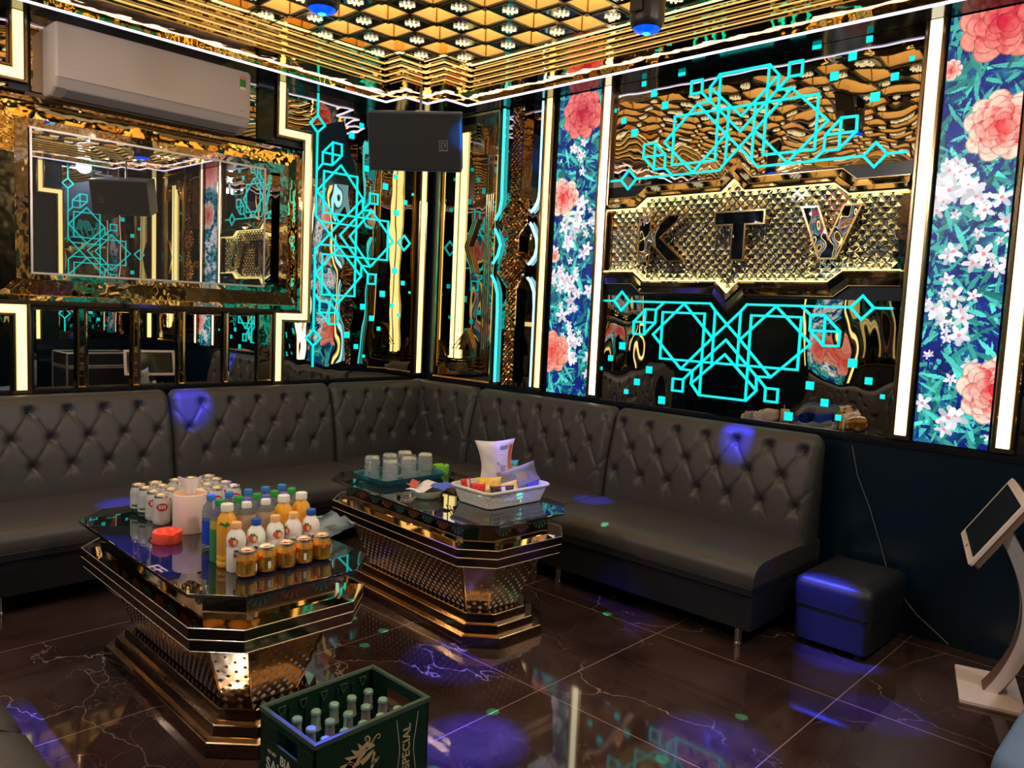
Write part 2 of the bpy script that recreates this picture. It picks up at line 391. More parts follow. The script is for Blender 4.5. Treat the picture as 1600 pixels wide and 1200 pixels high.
for i in range(-13, 5):
    for j in range(-20, 3):
        x = X0+s*i; y = Y0+s*j
        if (i+j) % 2 or not inside(x, y): continue
        h = s/2-.012
        box(m_, (x-h, y-h, zl), (x+h, y+h, zl+.012), 'plate_black')
        for k in (-h, h-.006):
            box(m_, (x+k, y-h, zl-.006), (x+k+.006, y+h, zl), 'bronze_edge'); box(m_, (x-h, y+k, zl-.006), (x+h, y+k+.006, zl), 'bronze_edge')
        # little # shaped gold ornament with ball ends, its shine put in as emission
        c, sn = math.cos(PI/4), math.sin(PI/4)
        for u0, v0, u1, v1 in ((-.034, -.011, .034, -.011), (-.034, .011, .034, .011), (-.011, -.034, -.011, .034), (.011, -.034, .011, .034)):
            tube(m_, [(x+u0*c-v0*sn, y+u0*sn+v0*c, zl-.009), (x+u1*c-v1*sn, y+u1*sn+v1*c, zl-.006)], .0030, 'ornament_shine', 5)
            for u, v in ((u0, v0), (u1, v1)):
                box(m_, (x+u*c-v*sn-.0045, y+u*sn+v*c-.0045, zl-.009), (x+u*c-v*sn+.0045, y+u*sn+v*c+.0045, zl-.001), 'ornament_shine')
struct(m_, 'trim_3')

# ------------------------------------------------------------------ wall dressing
def neon(W, cx, cz, flip, rot, label, extra=False, root_d=.004, small_line=.0):
    """ornament drawn from its base line; u along, v away"""
    if rot: P = lambda u, v: (cx+v*rot, cz+u)
    else: P = lambda u, v: (cx+u, cz+v*flip)
    loc = WM[W](cx, cz-(.95 if rot else .1), 0)
    o = thing('neon_ornament', loc, label, 'neon light', 'cyan neon line ornaments on the mirrors')
    mb = MB(); wd = .0125
    def L(p, q): seg(mb, W, P(*p), P(*q), wd, .0038, .0095, 'neon_cyan', wd*.35)
    e = .947 if rot else .887
    for sg in (-1, 1):
        m = lambda u, v: (sg*u, v)
        def PL(*ps):
            for a, b in zip(ps, ps[1:]): L(m(*a), m(*b))
        PL((e, 0), (.80, 0)); PL((.80, 0), (.743, .06), (.686, 0), (.743, -.06), (.80, 0))
        PL((.686, 0), (.115, 0), (.08, .04), (.08, .35)); PL((.08, .04), (0, .117), (-.087, .199))
        PL((.288, .005), (.087, .199), (.284, .396), (.494, .199), (.288, .005))
        PL((.146, .634 if extra else .54), (.146, .060), (.433, .060), (.433, .343), (0, .343))
        PL((.284, .396), (.202, .399), (.207, .477))
        if extra: PL((.207, .477), (0, .688)); PL((.146, .634), (0, .634))
        else: PL((.207, .477), (.15, .54), (0, .54))
        PL((0, .205), (.202, .40)); PL((0, .289), (.207, .477)); PL((.21, .405), (.262, .458))
        PL((.261, .458), (.333, .458), (.333, .530), (.261, .530), (.261, .458))
        PL((.558, .046), (.482, .047), (.484, .127), (.562, .204), (.640, .202), (.642, .127), (.558, .046))
        PL((.560, .046), (.560, .204)); PL((.484, .127), (.642, .127)); PL((.482, .047), (.426, 0))
    if extra: 
        for a, b in (((.057, .793), (0, .735)), ((0, .735), (-.057, .793)), ((-.057, .793), (0, .85)), ((0, .85), (.057, .793))): L(a, b)
    mb.build('line_work', o)
    sq = [(.719, .284, .045), (.805, .368, .036), (.878, .44, .022), (.507, .420, .043), (.592, .503, .040), (.669, .572, .030), (.403, .598, .046)]
    if extra: sq += [(.22, .71, .044), (.31, .793, .034), (.38, .863, .018), (.49, .695, .034), (.56, .763, .026)]
    for sg in (-1, 1):
        for u, v, h in sq:
            b = MB(); c = P(sg*u, v); prism(b, W, rect(c[0]-h/2, c[0]+h/2, c[1]-h/2, c[1]+h/2), .0038, .0075, 'neon_cyan'); b.build('square_light', o)
    return o
def strip(W, pts, label, wd=.045, frame=.03, mname='strip_glow', group='warm light strips framed in bronze'):
    """light strip in a bronze channel, following pts (centre line) on wall W"""
    a, z = pts[0] if pts[0][1] < pts[-1][1] else pts[-1]
    o = thing('light_strip', WM[W](a, z, 0), label, 'light strip', group)
    g = MB(); band(g, W, pts, -wd/2, wd/2, [(0, .0), (0, .022), (1, .022), (1, 0)], mname); g.build('diffuser', o)
    f = MB()
    for o0, o1 in ((-wd/2-frame, -wd/2), (wd/2, wd/2+frame)):
        band(f, W, pts, o0, o1, [(0, 0), (0, .03), (.25, .036), (.75, .036), (1, .03), (1, 0)], 'bronze_edge')
    for p, q in ((pts[0], pts[1]), (pts[-1], pts[-2])):
        p = Vector(p); t = (p-Vector(q)).normalized(); seg(f, W, p, p+t*.02, wd+2*frame, 0, .034, 'bronze_edge')
    f.build('frame', o)
    return o
def panel(W, a0, a1, z0, z1, mname, label, d=.003, edge=None):
    mb = MB(); wbox(mb, W, a0, a1, z0, z1, .0005, d, mname)
    if edge:
        band(mb, W, rect(min(a0, a1), max(a0, a1), z0, z1), 0, .008, [(0, 0), (0, d+.004), (1, d+.004), (1, 0)], edge, True)
    return tag(mb.build('mirror'), label, 'wall mirror')

# ---- left wall
LX = -2.09
m_ = MB(); prism(m_, 'L', [(-.125, .96), (-.125, ZS), (-1.278, ZS), (-1.278, 2.678), (-1.078, 2.678), (-1.078, 1.362), (-1.278, 1.362), (-1.278, .96)], .0005, .003, 'wavy_mirror')
tag(m_.build('mirror'), 'tall rippled mirror behind the cyan ornament beside the television wall', 'wall mirror')
neon('L', -1.035, 2.0, 1, 1, 'cyan neon ornament standing upright on the mirror right of the television', True)
strip('L', [(-.075, .985), (-.075, ZS)], 'upright warm light strip close to the room corner on the television wall', .05, .02)
notch = [(-1.32, .96), (-1.32, 1.405), (-1.12, 1.405), (-1.12, 2.635), (-1.32, 2.635), (-1.32, ZS)]
strip('L', notch, 'stepped warm light strip on the right side of the television wall', .044, .02, 'strip_glow')
strip('L', [(2*LX-x, z_) for x, z_ in notch], 'stepped warm light strip on the left side of the television wall', .05, .02, 'strip_glow')
panel('L', -2.80, -1.37, 2.56, ZS, 'smoky_mirror', 'dark mirror strip behind the air conditioner')
panel('L', -4.40, -2.90, .96, ZS, 'wavy_mirror', 'rippled mirror panel left of the television wall')
# bronze upright right of the air conditioner
m_ = MB(); wbox(m_, 'L', -1.49, -1.38, 2.56, ZS, .003, .02, 'soffit_black'); wbox(m_, 'L', -2.80, -2.72, 2.56, ZS, .003, .02, 'bronze_mirror'); struct(m_, 'trim_4')
# moulded mirror frame round the television
o = thing('television_surround', (LX, 0, 1.42), 'wide stepped gold mirror frame mounted around the television', 'mirror frame')
m_ = MB(); fr = rect(-3.03, -1.15, 1.425, 2.55)
band(m_, 'L', fr, 0, .05, [(0, 0), (0, .03), (.5, .05), (1, .05), (1, .02)], 'bronze_mirror', True); m_.build('outer_moulding', o)
m_ = MB(); band(m_, 'L', fr, .05, .14, [(0, .02), (0, .035), (1, .055)], 'gold_mirror', True); m_.build('sloped_mirror', o)
m_ = MB(); band(m_, 'L', fr, .14, .20, [(0, .055), (0, .065), (1, .065), (1, .01)], 'bronze_mirror', True); m_.build('inner_moulding', o)
m_ = MB(); wbox(m_, 'L', -2.84, -1.34, 1.615, 2.36, .001, .012, 'wavy_mirror'); m_.build('back_mirror', o)
# bevelled mirror panes below
pn = [(-2.796, -2.586), (-2.532, -2.283), (-2.238, -2.010), (-1.961, -1.717), (-1.677, -1.477)]
ords = ['leftmost', 'second from the left', 'middle', 'second from the right', 'rightmost']
for (a, b), od in zip(pn, ords):
    m_ = MB(); wbox(m_, 'L', a+.012, b-.012, .972, 1.398, .0, .010, 'clear_mirror'); band(m_, 'L', rect(a, b, .96, 1.41), 0, .012, [(0, 0), (0, .004), (1, .010)], 'bevel_mirror', True)
    tag(m_.build('mirror'), f'{od} of the five small clear mirrors under the television', 'wall mirror', 'small clear mirrors under the television')
for k, (a, b) in enumerate([(-2.586, -2.532), (-2.283, -2.238), (-2.010, -1.961), (-1.717, -1.677), (-1.477, -1.365)]):
    m_ = MB(); wbox(m_, 'L', a+.003, b-.003, .96, 1.42, .0, .022, 'bronze_mirror'); band(m_, 'L', rect(a+.003, b-.003, .96, 1.42), 0, .012, [(0, .022), (.3, .03), (1, .022)], 'gold_edge', True)
    tag(m_.build('pilaster'), f'bronze mirror pilaster between the small mirrors, {["first", "second", "third", "fourth", "widest and last"][k]} from the left', 'pilaster', 'bronze pilasters under the television')
# ledge running under all panels
m_ = MB(); wbox(m_, 'L', XS, 0, .925, .955, 0, .02, 'soffit_black'); struct(m_, 'trim_5')
m_ = MB(); wbox(m_, 'R', YB, 0, .925, .945, 0, .012, 'soffit_black'); struct(m_, 'trim_6')

# television
TVZ0, TVZ1, TVA0, TVA1 = 1.592, 2.365, -2.826, -1.462
o = thing('television', (LX, 0, 1.59), 'large black glossy television hanging inside the gold mirror frame', 'television')
m_ = MB(); wbox(m_, 'L', TVA0, TVA1, TVZ0, TVZ1, .03, .075, 'soffit_black'); wbox(m_, 'L', TVA0+.3, TVA1-.3, TVZ0+.15, TVZ1-.15, .012, .03, 'soffit_black'); m_.build('housing', o, bevel=.004)
m_ = MB(); wbox(m_, 'L', TVA0+.010, TVA1-.010, TVZ0+.010, TVZ1-.010, .075, .0785, 'tv_screen'); m_.build('screen', o)
m_ = MB(); band(m_, 'L', rect(TVA0, TVA1, TVZ0, TVZ1), 0, .011, [(0, .06), (0, .082), (1, .082), (1, .07)], 'silver_trim', True); m_.build('bezel', o)
m_ = MB(); wbox(m_, 'L', LX-.04, LX+.04, TVZ0-.008, TVZ0+.006, .07, .086, 'badge'); m_.build('badge', o)

# air conditioner
o = thing('air_conditioner', (-2.17, 0, 2.53), 'long white wall air conditioner above the television', 'air conditioner')
m_ = MB(); A0, A1 = -2.742, -1.652
prof = [(0, 2.54), (.12, 2.535), (.20, 2.57), (.225, 2.62), (.225, 2.885), (.205, 2.90), (0, 2.905)]
n = len(prof); vs = []; 
for a, k in ((A0, .97), (A0+.012, 1), (A1-.012, 1), (A1, .97)): vs += [(a, -d*k, 2.72+(zz-2.72)*k) for d, zz in prof]
fs = [tuple(range(n)), tuple(range(4*n-1, 3*n-1, -1))]
for k in range(3): fs += [(k*n+i, k*n+(i+1) % n, (k+1)*n+(i+1) % n, (k+1)*n+i) for i in range(n)]
m_.add(vs, fs, 'ac_white'); m_.build('casing', o, bevel=.006)
def slope(a0, a1, t0, t1, lift, nm, mb):     # patch lying on the lower front slope
    p0 = Vector((.12, 2.535)); p1 = Vector((.20, 2.57)); p2 = Vector((.225, 2.62))
    def at(t): return p0.lerp(p1, t) if t <= 1 else p1.lerp(p2, t-1)
    ns = Vector((.5, -1)).normalized(); q0 = at(t0)+ns*lift; q1 = at(t1)+ns*lift; r0 = at(t0); r1 = at(t1)
    mb.add([(a0, -q0.x, q0.y), (a1, -q0.x, q0.y), (a1, -q1.x, q1.y), (a0, -q1.x, q1.y), (a0, -r0.x, r0.y), (a1, -r0.x, r0.y), (a1, -r1.x, r1.y), (a0, -r1.x, r1.y)],
           [(0, 1, 2, 3), (0, 4, 5, 1), (1, 5, 6, 2), (2, 6, 7, 3), (3, 7, 4, 0)], nm)
m_ = MB(); slope(A0+.06, A1-.05, .1, .95, .004, 'ac_grey', m_); m_.build('air_flap', o)
m_ = MB(); slope(A0+.06, A1-.05, 0.0, .12, .006, 'dark_slot', m_); wbox(m_, 'L', A0+.02, A1-.02, 2.618, 2.622, .22, .227, 'ac_grey'); m_.build('outlet_slot', o)
m_ = MB(); wbox(m_, 'L', A1-.075, A1-.035, 2.80, 2.862, .2255, .2262, 'energy_green'); wbox(m_, 'L', A1-.075, A1-.035, 2.845, 2.862, .2262, .2266, 'energy_yellow'); wbox(m_, 'L', A1-.072, A1-.038, 2.785, 2.80, .2255, .2262, 'label_white')
m_.build('energy_label', o)
m_ = MB(); wbox(m_, 'L', A0+.07, A0+.12, 2.668, 2.675, .2255, .2262, 'badge'); wbox(m_, 'L', A1-.075, A1-.04, 2.655, 2.66, .2255, .2262, 'badge'); m_.build('maker_mark', o)

# ---- right wall
def corner_frame(W, a0, a1, label):
    """gold edged mirror with a stepped ornament at its foot and head and a lit twin strip inside"""
    o = thing('framed_light_panel', WM[W]((a0+a1)/2, .96, 0), label, 'wall panel')
    lo, hi = min(a0, a1), max(a0, a1); sg = 1 if W in ('R',) else -1
    m_ = MB(); wbox(m_, W, lo, hi, .965, ZS, .0005, .004, 'smoky_mirror'); m_.build('mirror', o)
    m_ = MB(); band(m_, W, rect(lo, hi, .965, ZS), 0, .014, [(0, 0), (.2, .016), (1, .012), (1, 0)], 'gold_edge', True)
    for k in range(4): band(m_, W, rect(lo+.05+k*.022, hi-.035-k*.008, 1.05+k*.03, 2.85-k*.03), 0, .006, [(0, .003), (.5, .012), (1, .003)], 'gold_edge', True)
    m_.build('gilt_frame', o)
    c = hi-.255
    P4 = [(0, .004), (0, .03), (1, .03), (1, .004)]
    for top in (0, 1):
        m_ = MB()
        for k in range(5):
            i = k*.022; pts = [(hi-.09-i*.6, 1.26-i), (hi-.09-i*.6, 1.20-i), (hi-.14-i*.3, 1.20-i), (hi-.14-i*.3, 1.14-i), (hi-.19, 1.14-i), (hi-.19, 1.09-i*.5), (lo+.22, 1.09-i*.5), (lo+.22, 1.15-i), (lo+.14+i*.4, 1.15-i), (lo+.14+i*.4, 1.26-i)]
            band(m_, W, [(a, 3.92-z_) for a, z_ in pts] if top else pts, -.004, .004, P4, 'gold_edge')
        if not top:
            for k in range(3):
                h = k*.02; band(m_, W, [(lo+.15+h, 1.16), (c-.14, 1.36-h), (c+.02-h*2, 1.20)], -.004, .004, P4, 'gold_edge')
        m_.build('stepped_ornament', o)
    m_ = MB()
    for k in range(3):
        h = k*.02; band(m_, W, [(lo+.18+h, 1.78), (lo+.27+h, 1.98), (lo+.18+h, 2.18)], -.004, .004, P4, 'gold_edge')
    m_.build('chevron_ornament', o)
    m_ = MB(); wbox(m_, W, c-.052, c-.005, 1.13, 2.83, .004, .024, 'strip_glow'); wbox(m_, W, c+.005, c+.052, 1.13, 2.83, .004, .024, 'strip_glow'); m_.build('twin_light', o)
    m_ = MB(); wbox(m_, W, c-.005, c+.005, 1.12, 2.84, .004, .028, 'bronze_edge'); m_.build('centre_bar', o)
    return o
corner_frame('R', -.13, -.775, 'gold edged mirror panel with twin light strip beside the room corner')

def crystal_field(mb, W, cells, p, h, name, rng):
    """little four sided pyramids standing on a corner"""
    f = WM[W]
    for a, z_ in cells:
        r = p/2*.97; t = [(a+r, z_), (a, z_+r), (a-r, z_), (a, z_-r)]
        vs = [f(x, y, rng.uniform(.002, .004)) for x, y in t]+[f(a+rng.uniform(-.06, .06)*p, z_+rng.uniform(-.06, .06)*p, h*rng.uniform(.9, 1.1))]
        mb.add(vs, [(0, 1, 4), (1, 2, 4), (2, 3, 4), (3, 0, 4)], name)
def diamond_cells(a0, a1, z0, z1, p, test):
    out = []; na = int((a1-a0)/p)+2; nz = int((z1-z0)/(p/2))+2
    for j in range(nz):
        for i in range(na):
            a = a0+i*p+(p/2 if j % 2 else 0); z_ = z0+j*p/2
            if a < a1 and z_ < z1 and test(a, z_): out.append((a, z_))
    return out
rng = random.Random(3)
def ribbon(W, c, label, sgn=1):
    o = thing('crystal_column', WM[W](c, .96, 0), label, 'crystal column')
    m_ = MB(); wbox(m_, W, c-.215, c+.20, .965, ZS, .0005, .004, 'smoky_mirror'); m_.build('back_mirror', o)
    fW = lambda a, z_, d: WM[W](a, z_, d+.055)
    def hw(z_):
        h = .052
        for zc in (2.17, 1.80):
            h = max(h, .125-max(0, abs(z_-zc)-.05)*1.0 if abs(z_-zc) < .13 else 0)
        return h
    mb = MB(); cells = diamond_cells(c-.14, c+.14, .98, ZS-.02, .036, lambda a, z_: abs(a-c) < hw(z_)-.012)
    for a, z_ in cells:
        r = .0175; t = [(a+r, z_), (a, z_+r), (a-r, z_), (a, z_-r)]
        mb.add([fW(x, y, 0) for x, y in t]+[fW(a+rng.uniform(-.004, .004), z_+rng.uniform(-.004, .004), .02)], [(0, 1, 4), (1, 2, 4), (2, 3, 4), (3, 0, 4)], 'crystal_amber')
    mb.build('crystals', o)
    m_ = MB(); zs_ = [.97, 1.67, 1.75, 1.85, 1.93, 2.04, 2.12, 2.22, 2.30, ZS-.01]
    pl = [(c-hw(zz), zz) for zz in zs_]+[(c+hw(zz), zz) for zz in reversed(zs_)]
    prism(m_, W, pl, .004, .054, 'bronze_mirror'); m_.build('column_back', o)
    return o
ribbon('R', -1.0, 'narrow column of amber crystals with two rosettes beside the flower screen')
def arc(cx, cz, r, a0, a1, n=10, ry=None): return [(cx+r*math.cos(R(a0+(a1-a0)*i/n)), cz+(ry or r)*math.sin(R(a0+(a1-a0)*i/n))) for i in range(n+1)]
def ctube(W, parts, name, label, r=.011):
    lo = min((p for q in parts for p in q), key=lambda p: p[1])
    o = thing('glowing_tube', WM[W](lo[0], lo[1], .02), label, 'neon tube')
    for q in parts:
        m_ = MB(); tube(m_, [WM[W](a, z_, .022) for a, z_ in q], r, name, 8); m_.build('tube_section', o, smooth=True)
ctube('R', [[(-.825, ZS-.01), (-.83, 2.40), (-.832, 2.30), (-.815, 2.22), (-.775, 2.165)], [(-.775, 2.10), (-.815, 2.04), (-.838, 1.985), (-.815, 1.91), (-.768, 1.85)], [(-.762, 1.765), (-.80, 1.71), (-.828, 1.63), (-.835, 1.50), (-.838, .985)]],
      'tube_cyan', 'cyan glowing tube left of the crystal column, curving in at the rosettes')
ctube('R', [[(-1.195, ZS-.01), (-1.197, 2.45)] + [(-1.07-.127*math.cos(t)*1.0, 2.34-.15*math.sin(t)) for t in [0, .3, .6, .9, 1.2, 1.5]]+[(-1.03, 2.205)],
            [(-1.09, 2.165), (-1.14, 2.10), (-1.185, 2.02), (-1.195, 1.96), (-1.18, 1.90), (-1.13, 1.845), (-1.07, 1.83), (-1.04, 1.84)],
            [(-1.05, 1.77), (-1.10, 1.765), (-1.15, 1.72), (-1.185, 1.65), (-1.195, 1.55), (-1.195, .985)]], 'tube_white', 'whitish blue glowing tube right of the crystal column')
for a, lb in ((-1.255, 'slim warm light strip left of the narrow flower screen'), (-1.742, 'warm light strip between narrow flower screen and lettered mirror wall'),
              (-3.648, 'warm light strip left of the wide flower screen'), (-4.085, 'warm light strip right of the wide flower screen')):
    strip('R', [(a, .985), (a, ZS)], lb, .052, .022, 'strip_white' if a in (-1.742, -3.648, -4.085) else 'strip_glow')

# flower screens: the picture is made of its own light emitting pixels
def paint(wd, ht, feats, seed):
    rs = np.random.RandomState(seed); px = .0042; nx = int(wd/px); ny = int(ht/px)
    xx, yy = np.meshgrid((np.arange(nx)+.5)*px, (np.arange(ny)+.5)*px)
    def noise(sc):
        gx, gy = int(wd/sc)+3, int(ht/sc)+3; g = rs.rand(gy, gx); u = xx/sc; v = yy/sc; i = u.astype(int); j = v.astype(int); fu = u-i; fv = v-j
        fu = fu*fu*(3-2*fu); fv = fv*fv*(3-2*fv)
        return (g[j, i]*(1-fu)+g[j, i+1]*fu)*(1-fv)+(g[j+1, i]*(1-fu)+g[j+1, i+1]*fu)*fv
    n1 = noise(.05); n2 = noise(.015); n3 = noise(.12)
    img = np.zeros((ny, nx, 3)); base = np.array([.002, .012, .17]); teal = np.array([.006, .16, .26])
    k = np.clip((n1*.6+n3*.6-.45)*2, 0, 1)[..., None]; img[:] = base*(1-k)+teal*k*.8+base*k*.4; img *= (.5+n2)[..., None]
    def blend(mask, col): m = np.clip(mask, 0, 1)[..., None]; img[:] = img*(1-m)+np.asarray(col)*m
    def ell(cx, cy, rx, ry, th):
        c, s_ = math.cos(th), math.sin(th); dx = xx-cx; dy = yy-cy; u = (dx*c+dy*s_)/rx; v = (-dx*s_+dy*c)/ry; return u, v
    for _ in range(int(ht*wd*1300)):      # leaves
        cx, cy = rs.rand()*wd, rs.rand()*ht; L = rs.uniform(.012, .085); th = rs.rand()*PI; u, v = ell(cx, cy, L, L*.15, th)
        m = ((np.abs(v)+u*u) < 1); g = rs.rand(); c = np.array([.004, .16, .16])*(1-g)+np.array([.10, .80, .66])*g if rs.rand() > .30 else np.array([.002, .015, .22])
        blend(m*(.75+.25*(np.abs(v) > .12)), c*rs.uniform(.5, 1.2))
    def flower(cx, cy, r, th0):
        for k_ in range(5):
            th = th0+k_*2*PI/5; u, v = ell(cx+r*.6*math.cos(th), cy+r*.6*math.sin(th), r*.55, r*.27, th); blend((u*u+v*v < 1)*.95, np.array([.86, .86, .92])*rs.uniform(.6, 1.25))
        u, v = ell(cx, cy, r*.2, r*.2, 0); blend(u*u+v*v < 1, [.85, .25, .3])
    for cx, cy, n, spread, r in feats['white']:
        for _ in range(int(n*1.7)): flower(cx+rs.randn()*spread, cy+rs.randn()*spread*1.2, r*rs.uniform(.35, 1.1), rs.rand()*6)
    def peony(cx, cy, r, rim, core):
        for ring_, cnt in ((1.0, 9), (.78, 8), (.56, 7), (.36, 5), (.18, 3)):
            for k_ in range(cnt):
                th = k_*2*PI/cnt+ring_*7+rs.rand()*.4; rr = r*ring_*.55; cw = r*.42*(.5+ring_*.5)
                u, v = ell(cx+rr*math.cos(th), cy+rr*math.sin(th), cw*1.05, cw*.80, th); q = u*u+v*v
                e = np.clip((u+1)/2*1.15-.15+v*.25+(n2-.5)*.55, 0, 1)[..., None]; e = e*e*(3-2*e)
                e = np.clip(e**1.3*(.15+.95*ring_), 0, 1); col = np.asarray(core)*(1-e)+np.asarray(rim)*e
                m = (q < 1).astype(float)[..., None]; img[:] = img*(1-m)+col*(1-.45*(q[..., None] > .86))*m
    for f in feats['peony']: peony(*f)
    return img, px, nx, ny
def flower_screen(W, a0, a1, feats, seed, label):
    """a0 = edge on the viewer's left"""
    z0, z1 = .965, ZS; wd = abs(a1-a0); sg = 1 if a1 > a0 else -1
    img, px, nx, ny = paint(wd, z1-z0, feats, seed); f = WM[W]
    o = thing('flower_screen', f((a0+a1)/2, z0, 0), label, 'light screen')
    m_ = MB(); wbox(m_, W, a0, a1, z0, z1, 0, .012, 'soffit_black'); m_.build('housing', o)
    d = .0135; org = Vector(o['_o'])
    X = np.arange(nx+1)*px; Z = np.arange(ny+1)*px; pts = []
    for zz in Z:
        for x in X: pts.append(tuple(Vector(f(a0+sg*x, z0+zz, d))-org))
    idx = np.arange(nx*ny).reshape(ny, nx); j, i = np.divmod(np.arange(nx*ny), nx); b = j*(nx+1)+i
    q = np.stack([b, b+1, b+nx+2, b+nx+1], 1)
    if (W in ('R',) and sg < 0) is False: q = q[:, ::-1]
    me = bpy.data.meshes.new('picture'); me.from_pydata(pts, [], q.tolist()); me.materials.append(M['flower_picture'])
    att = me.color_attributes.new('Col', 'FLOAT_COLOR', 'CORNER')
    c = np.ones((nx*ny, 4, 4)); dots = (.78+.22*(((j+i) % 2)))[:, None]
    c[:, :, :3] = (img.reshape(-1, 3)*1.25*dots)[:, None, :]; att.data.foreach_set('color', c.ravel())
    p = bpy.data.objects.new('picture', me); COL.objects.link(p); p.parent = o
    return o
H = ZS-.965
rim_, core_ = (.98, .74, .58), (.80, .03, .04)
def narrow(k=0): return dict(peony=[(.20, 1.85, .17, (.95, .22, .20), (.50, .01, .04)), (.07, 1.32, .135, rim_, core_), (.02, .93, .045, rim_, core_), (.04, .28, .15, (.95, .42, .30), (.80, .07, .05))],
              white=[(.22, 1.15, 14, .07, .05), (.15, .75, 18, .09, .045), (.2, .35, 12, .08, .045), (.2, 1.55, 7, .06, .03)])
def wide(k=0): return dict(peony=[(.22, 1.93, .19, (.98, .33, .25), (.65, .01, .04)), (.25, 1.47, .165, rim_, core_), (.33, .28, .17, rim_, core_), (.02, 1.75, .05, rim_, core_)],
              white=[(.08, 1.22, 16, .05, .055), (.25, .95, 14, .09, .045), (.1, .62, 14, .08, .045), (.12, .15, 4, .08, .05)])
flower_screen('R', -1.335, -1.688, narrow(), 5, 'narrow glowing flower screen left of the lettered mirror wall')
flower_screen('R', -3.705, -4.028, wide(), 8, 'wide glowing flower screen of peonies at the right of the lettered mirror wall')

# lettered wall
KC, KZ = -2.667, 1.981
panel('R', -3.595, -1.792, 2.32, ZS, 'wavy_mirror', 'rippled mirror panel above the lettered crystal band')
panel('R', -3.595, -1.792, .96, 1.64, 'wavy_mirror', 'rippled mirror panel below the lettered crystal band')
neon('R', KC, 2.362, 1, 0, 'cyan neon ornament on the mirror above the letters')
neon('R', KC, 1.603, -1, 0, 'cyan neon ornament on the mirror below the letters')
o = thing('lettered_crystal_band', (0, KC, 1.65), 'band of square cut crystals carrying three mirror letters K, T and V', 'wall sign')
edge_pts = [(KC+.872, .195), (KC+.645, .195), (KC+.57, .252), (KC+.07, .252), (KC, .318), (KC-.07, .252), (KC-.57, .252), (KC-.645, .195), (KC-.922, .195)]
def half(a):
    u = abs(a-KC)
    return .318-u*.94 if u < .07 else (.252 if u < .57 else (.252-(u-.57)*.76 if u < .645 else .195))
m_ = MB(); prism(m_, 'R', [(a, KZ+h) for a, h in edge_pts]+[(a, KZ-h) for a, h in reversed(edge_pts)], .0005, .003, 'bronze_mirror'); m_.build('back_plate', o)
m_ = MB(); cells = diamond_cells(KC-.95, KC+.95, KZ-.34, KZ+.34, .054, lambda a, z_: abs(z_-KZ) < half(a)+.01 and -.89 < a-KC < .845)
crystal_field(m_, 'R', cells, .054, .017, 'crystal', rng)
for a, z_ in cells:      # bright bevel lines between the crystals
    for da, dz in ((.027, .027), (-.027, .027)):
        if abs(z_-KZ)+.0135 < half(a+da/2): seg(m_, 'R', (a+da, z_), (a, z_+dz), .0032, .002, .006, 'bevel_mirror')
m_.build('crystals', o)
for sg in (1, -1):
    pts = [(a, KZ+sg*h) for a, h in edge_pts]; k = sg*-1
    o0, o1 = (0, .075) if sg < 0 else (0, -.075)
    m_ = MB(); band(m_, 'R', pts, o0, o1, [(0, .045), (.12, .055), (.42, .048), (.5, .03), (.92, .022), (1, .001)], 'border_mirror'); band(m_, 'R', pts, (o1-(.004 if sg<0 else -.004)), o1, [(0, .001), (0, .02), (1, .02), (1, .001)], 'gold_edge')
    m_.build('gilt_border', o)
    m_ = MB(); band(m_, 'R', pts, 0, o1*.02, [(0, .006), (0, .044)], 'strip_glow'); band(m_, 'R', pts, -o1*.10, 0, [(0, .035), (1, .045)], 'strip_glow'); m_.build('border_glow', o)
def letter(poly, label, nm):
    m_ = MB(); prism(m_, 'R', poly, .03, .075, 'letter_mirror', 'bronze_edge'); l = m_.build(nm, o)
    m_ = MB(); band(m_, 'R', poly, -.003, .006, [(0, .03), (0, .079), (1, .079), (1, .074)], 'gold_edge', True); m_.build('letter_edge', l)
y0 = -2.075; z0, z1 = 1.845, 2.115
letter([(y0, z0), (y0, z1), (y0-.085, z1), (y0-.085, 2.02), (y0-.20, z1), (y0-.315, z1), (y0-.155, 1.985), (y0-.315, z0), (y0-.205, z0), (y0-.10, 1.945), (y0-.085, 1.935), (y0-.085, z0)], None, 'letter_k')
y0 = -2.585
letter([(y0, z1), (y0-.30, z1), (y0-.30, 2.04), (y0-.19, 2.04), (y0-.19, z0), (y0-.11, z0), (y0-.11, 2.04), (y0, 2.04)], None, 'letter_t')
y0 = -3.085
letter([(y0, z1), (y0-.09, z1), (y0-.155, 1.95), (y0-.22, z1), (y0-.31, z1), (y0-.20, z0), (y0-.11, z0)], None, 'letter_v')

# ---- back and side walls, seen in the mirrors
panel('B', -1.095, -.14, .96, ZS, 'smoky_mirror', 'mirror panel on the wall opposite the television, behind its ornament')
neon('B', -1.035, 2.0, 1, 1, 'cyan neon ornament on the wall opposite the television', True)
strip('B', [(-.075, .985), (-.075, ZS)], 'upright warm light strip at the far end of the wall opposite the television', .05, .02)
strip('B', notch, 'stepped warm light strip on the wall opposite the television, nearer the letters', .044, .02)
panel('B', -2.9, -1.40, .96, ZS, 'smoky_mirror', 'broad dark mirror on the wall opposite the television')
ribbon('R', -4.34, 'narrow column of amber crystals right of the wide flower screen')
corner_frame('R', -4.565, -5.17, 'gold edged mirror panel with twin light strip at the right end of the lettered wall')
for a0, a1, fe, sd, lb in ((-1.665, -1.355, narrow(), 15, 'narrow flower screen on the wall facing the lettered mirrors'), (-4.03, -3.70, wide(), 18, 'wide flower screen on the wall facing the lettered mirrors')):
    flower_screen('S', a0, a1, fe, sd, lb)
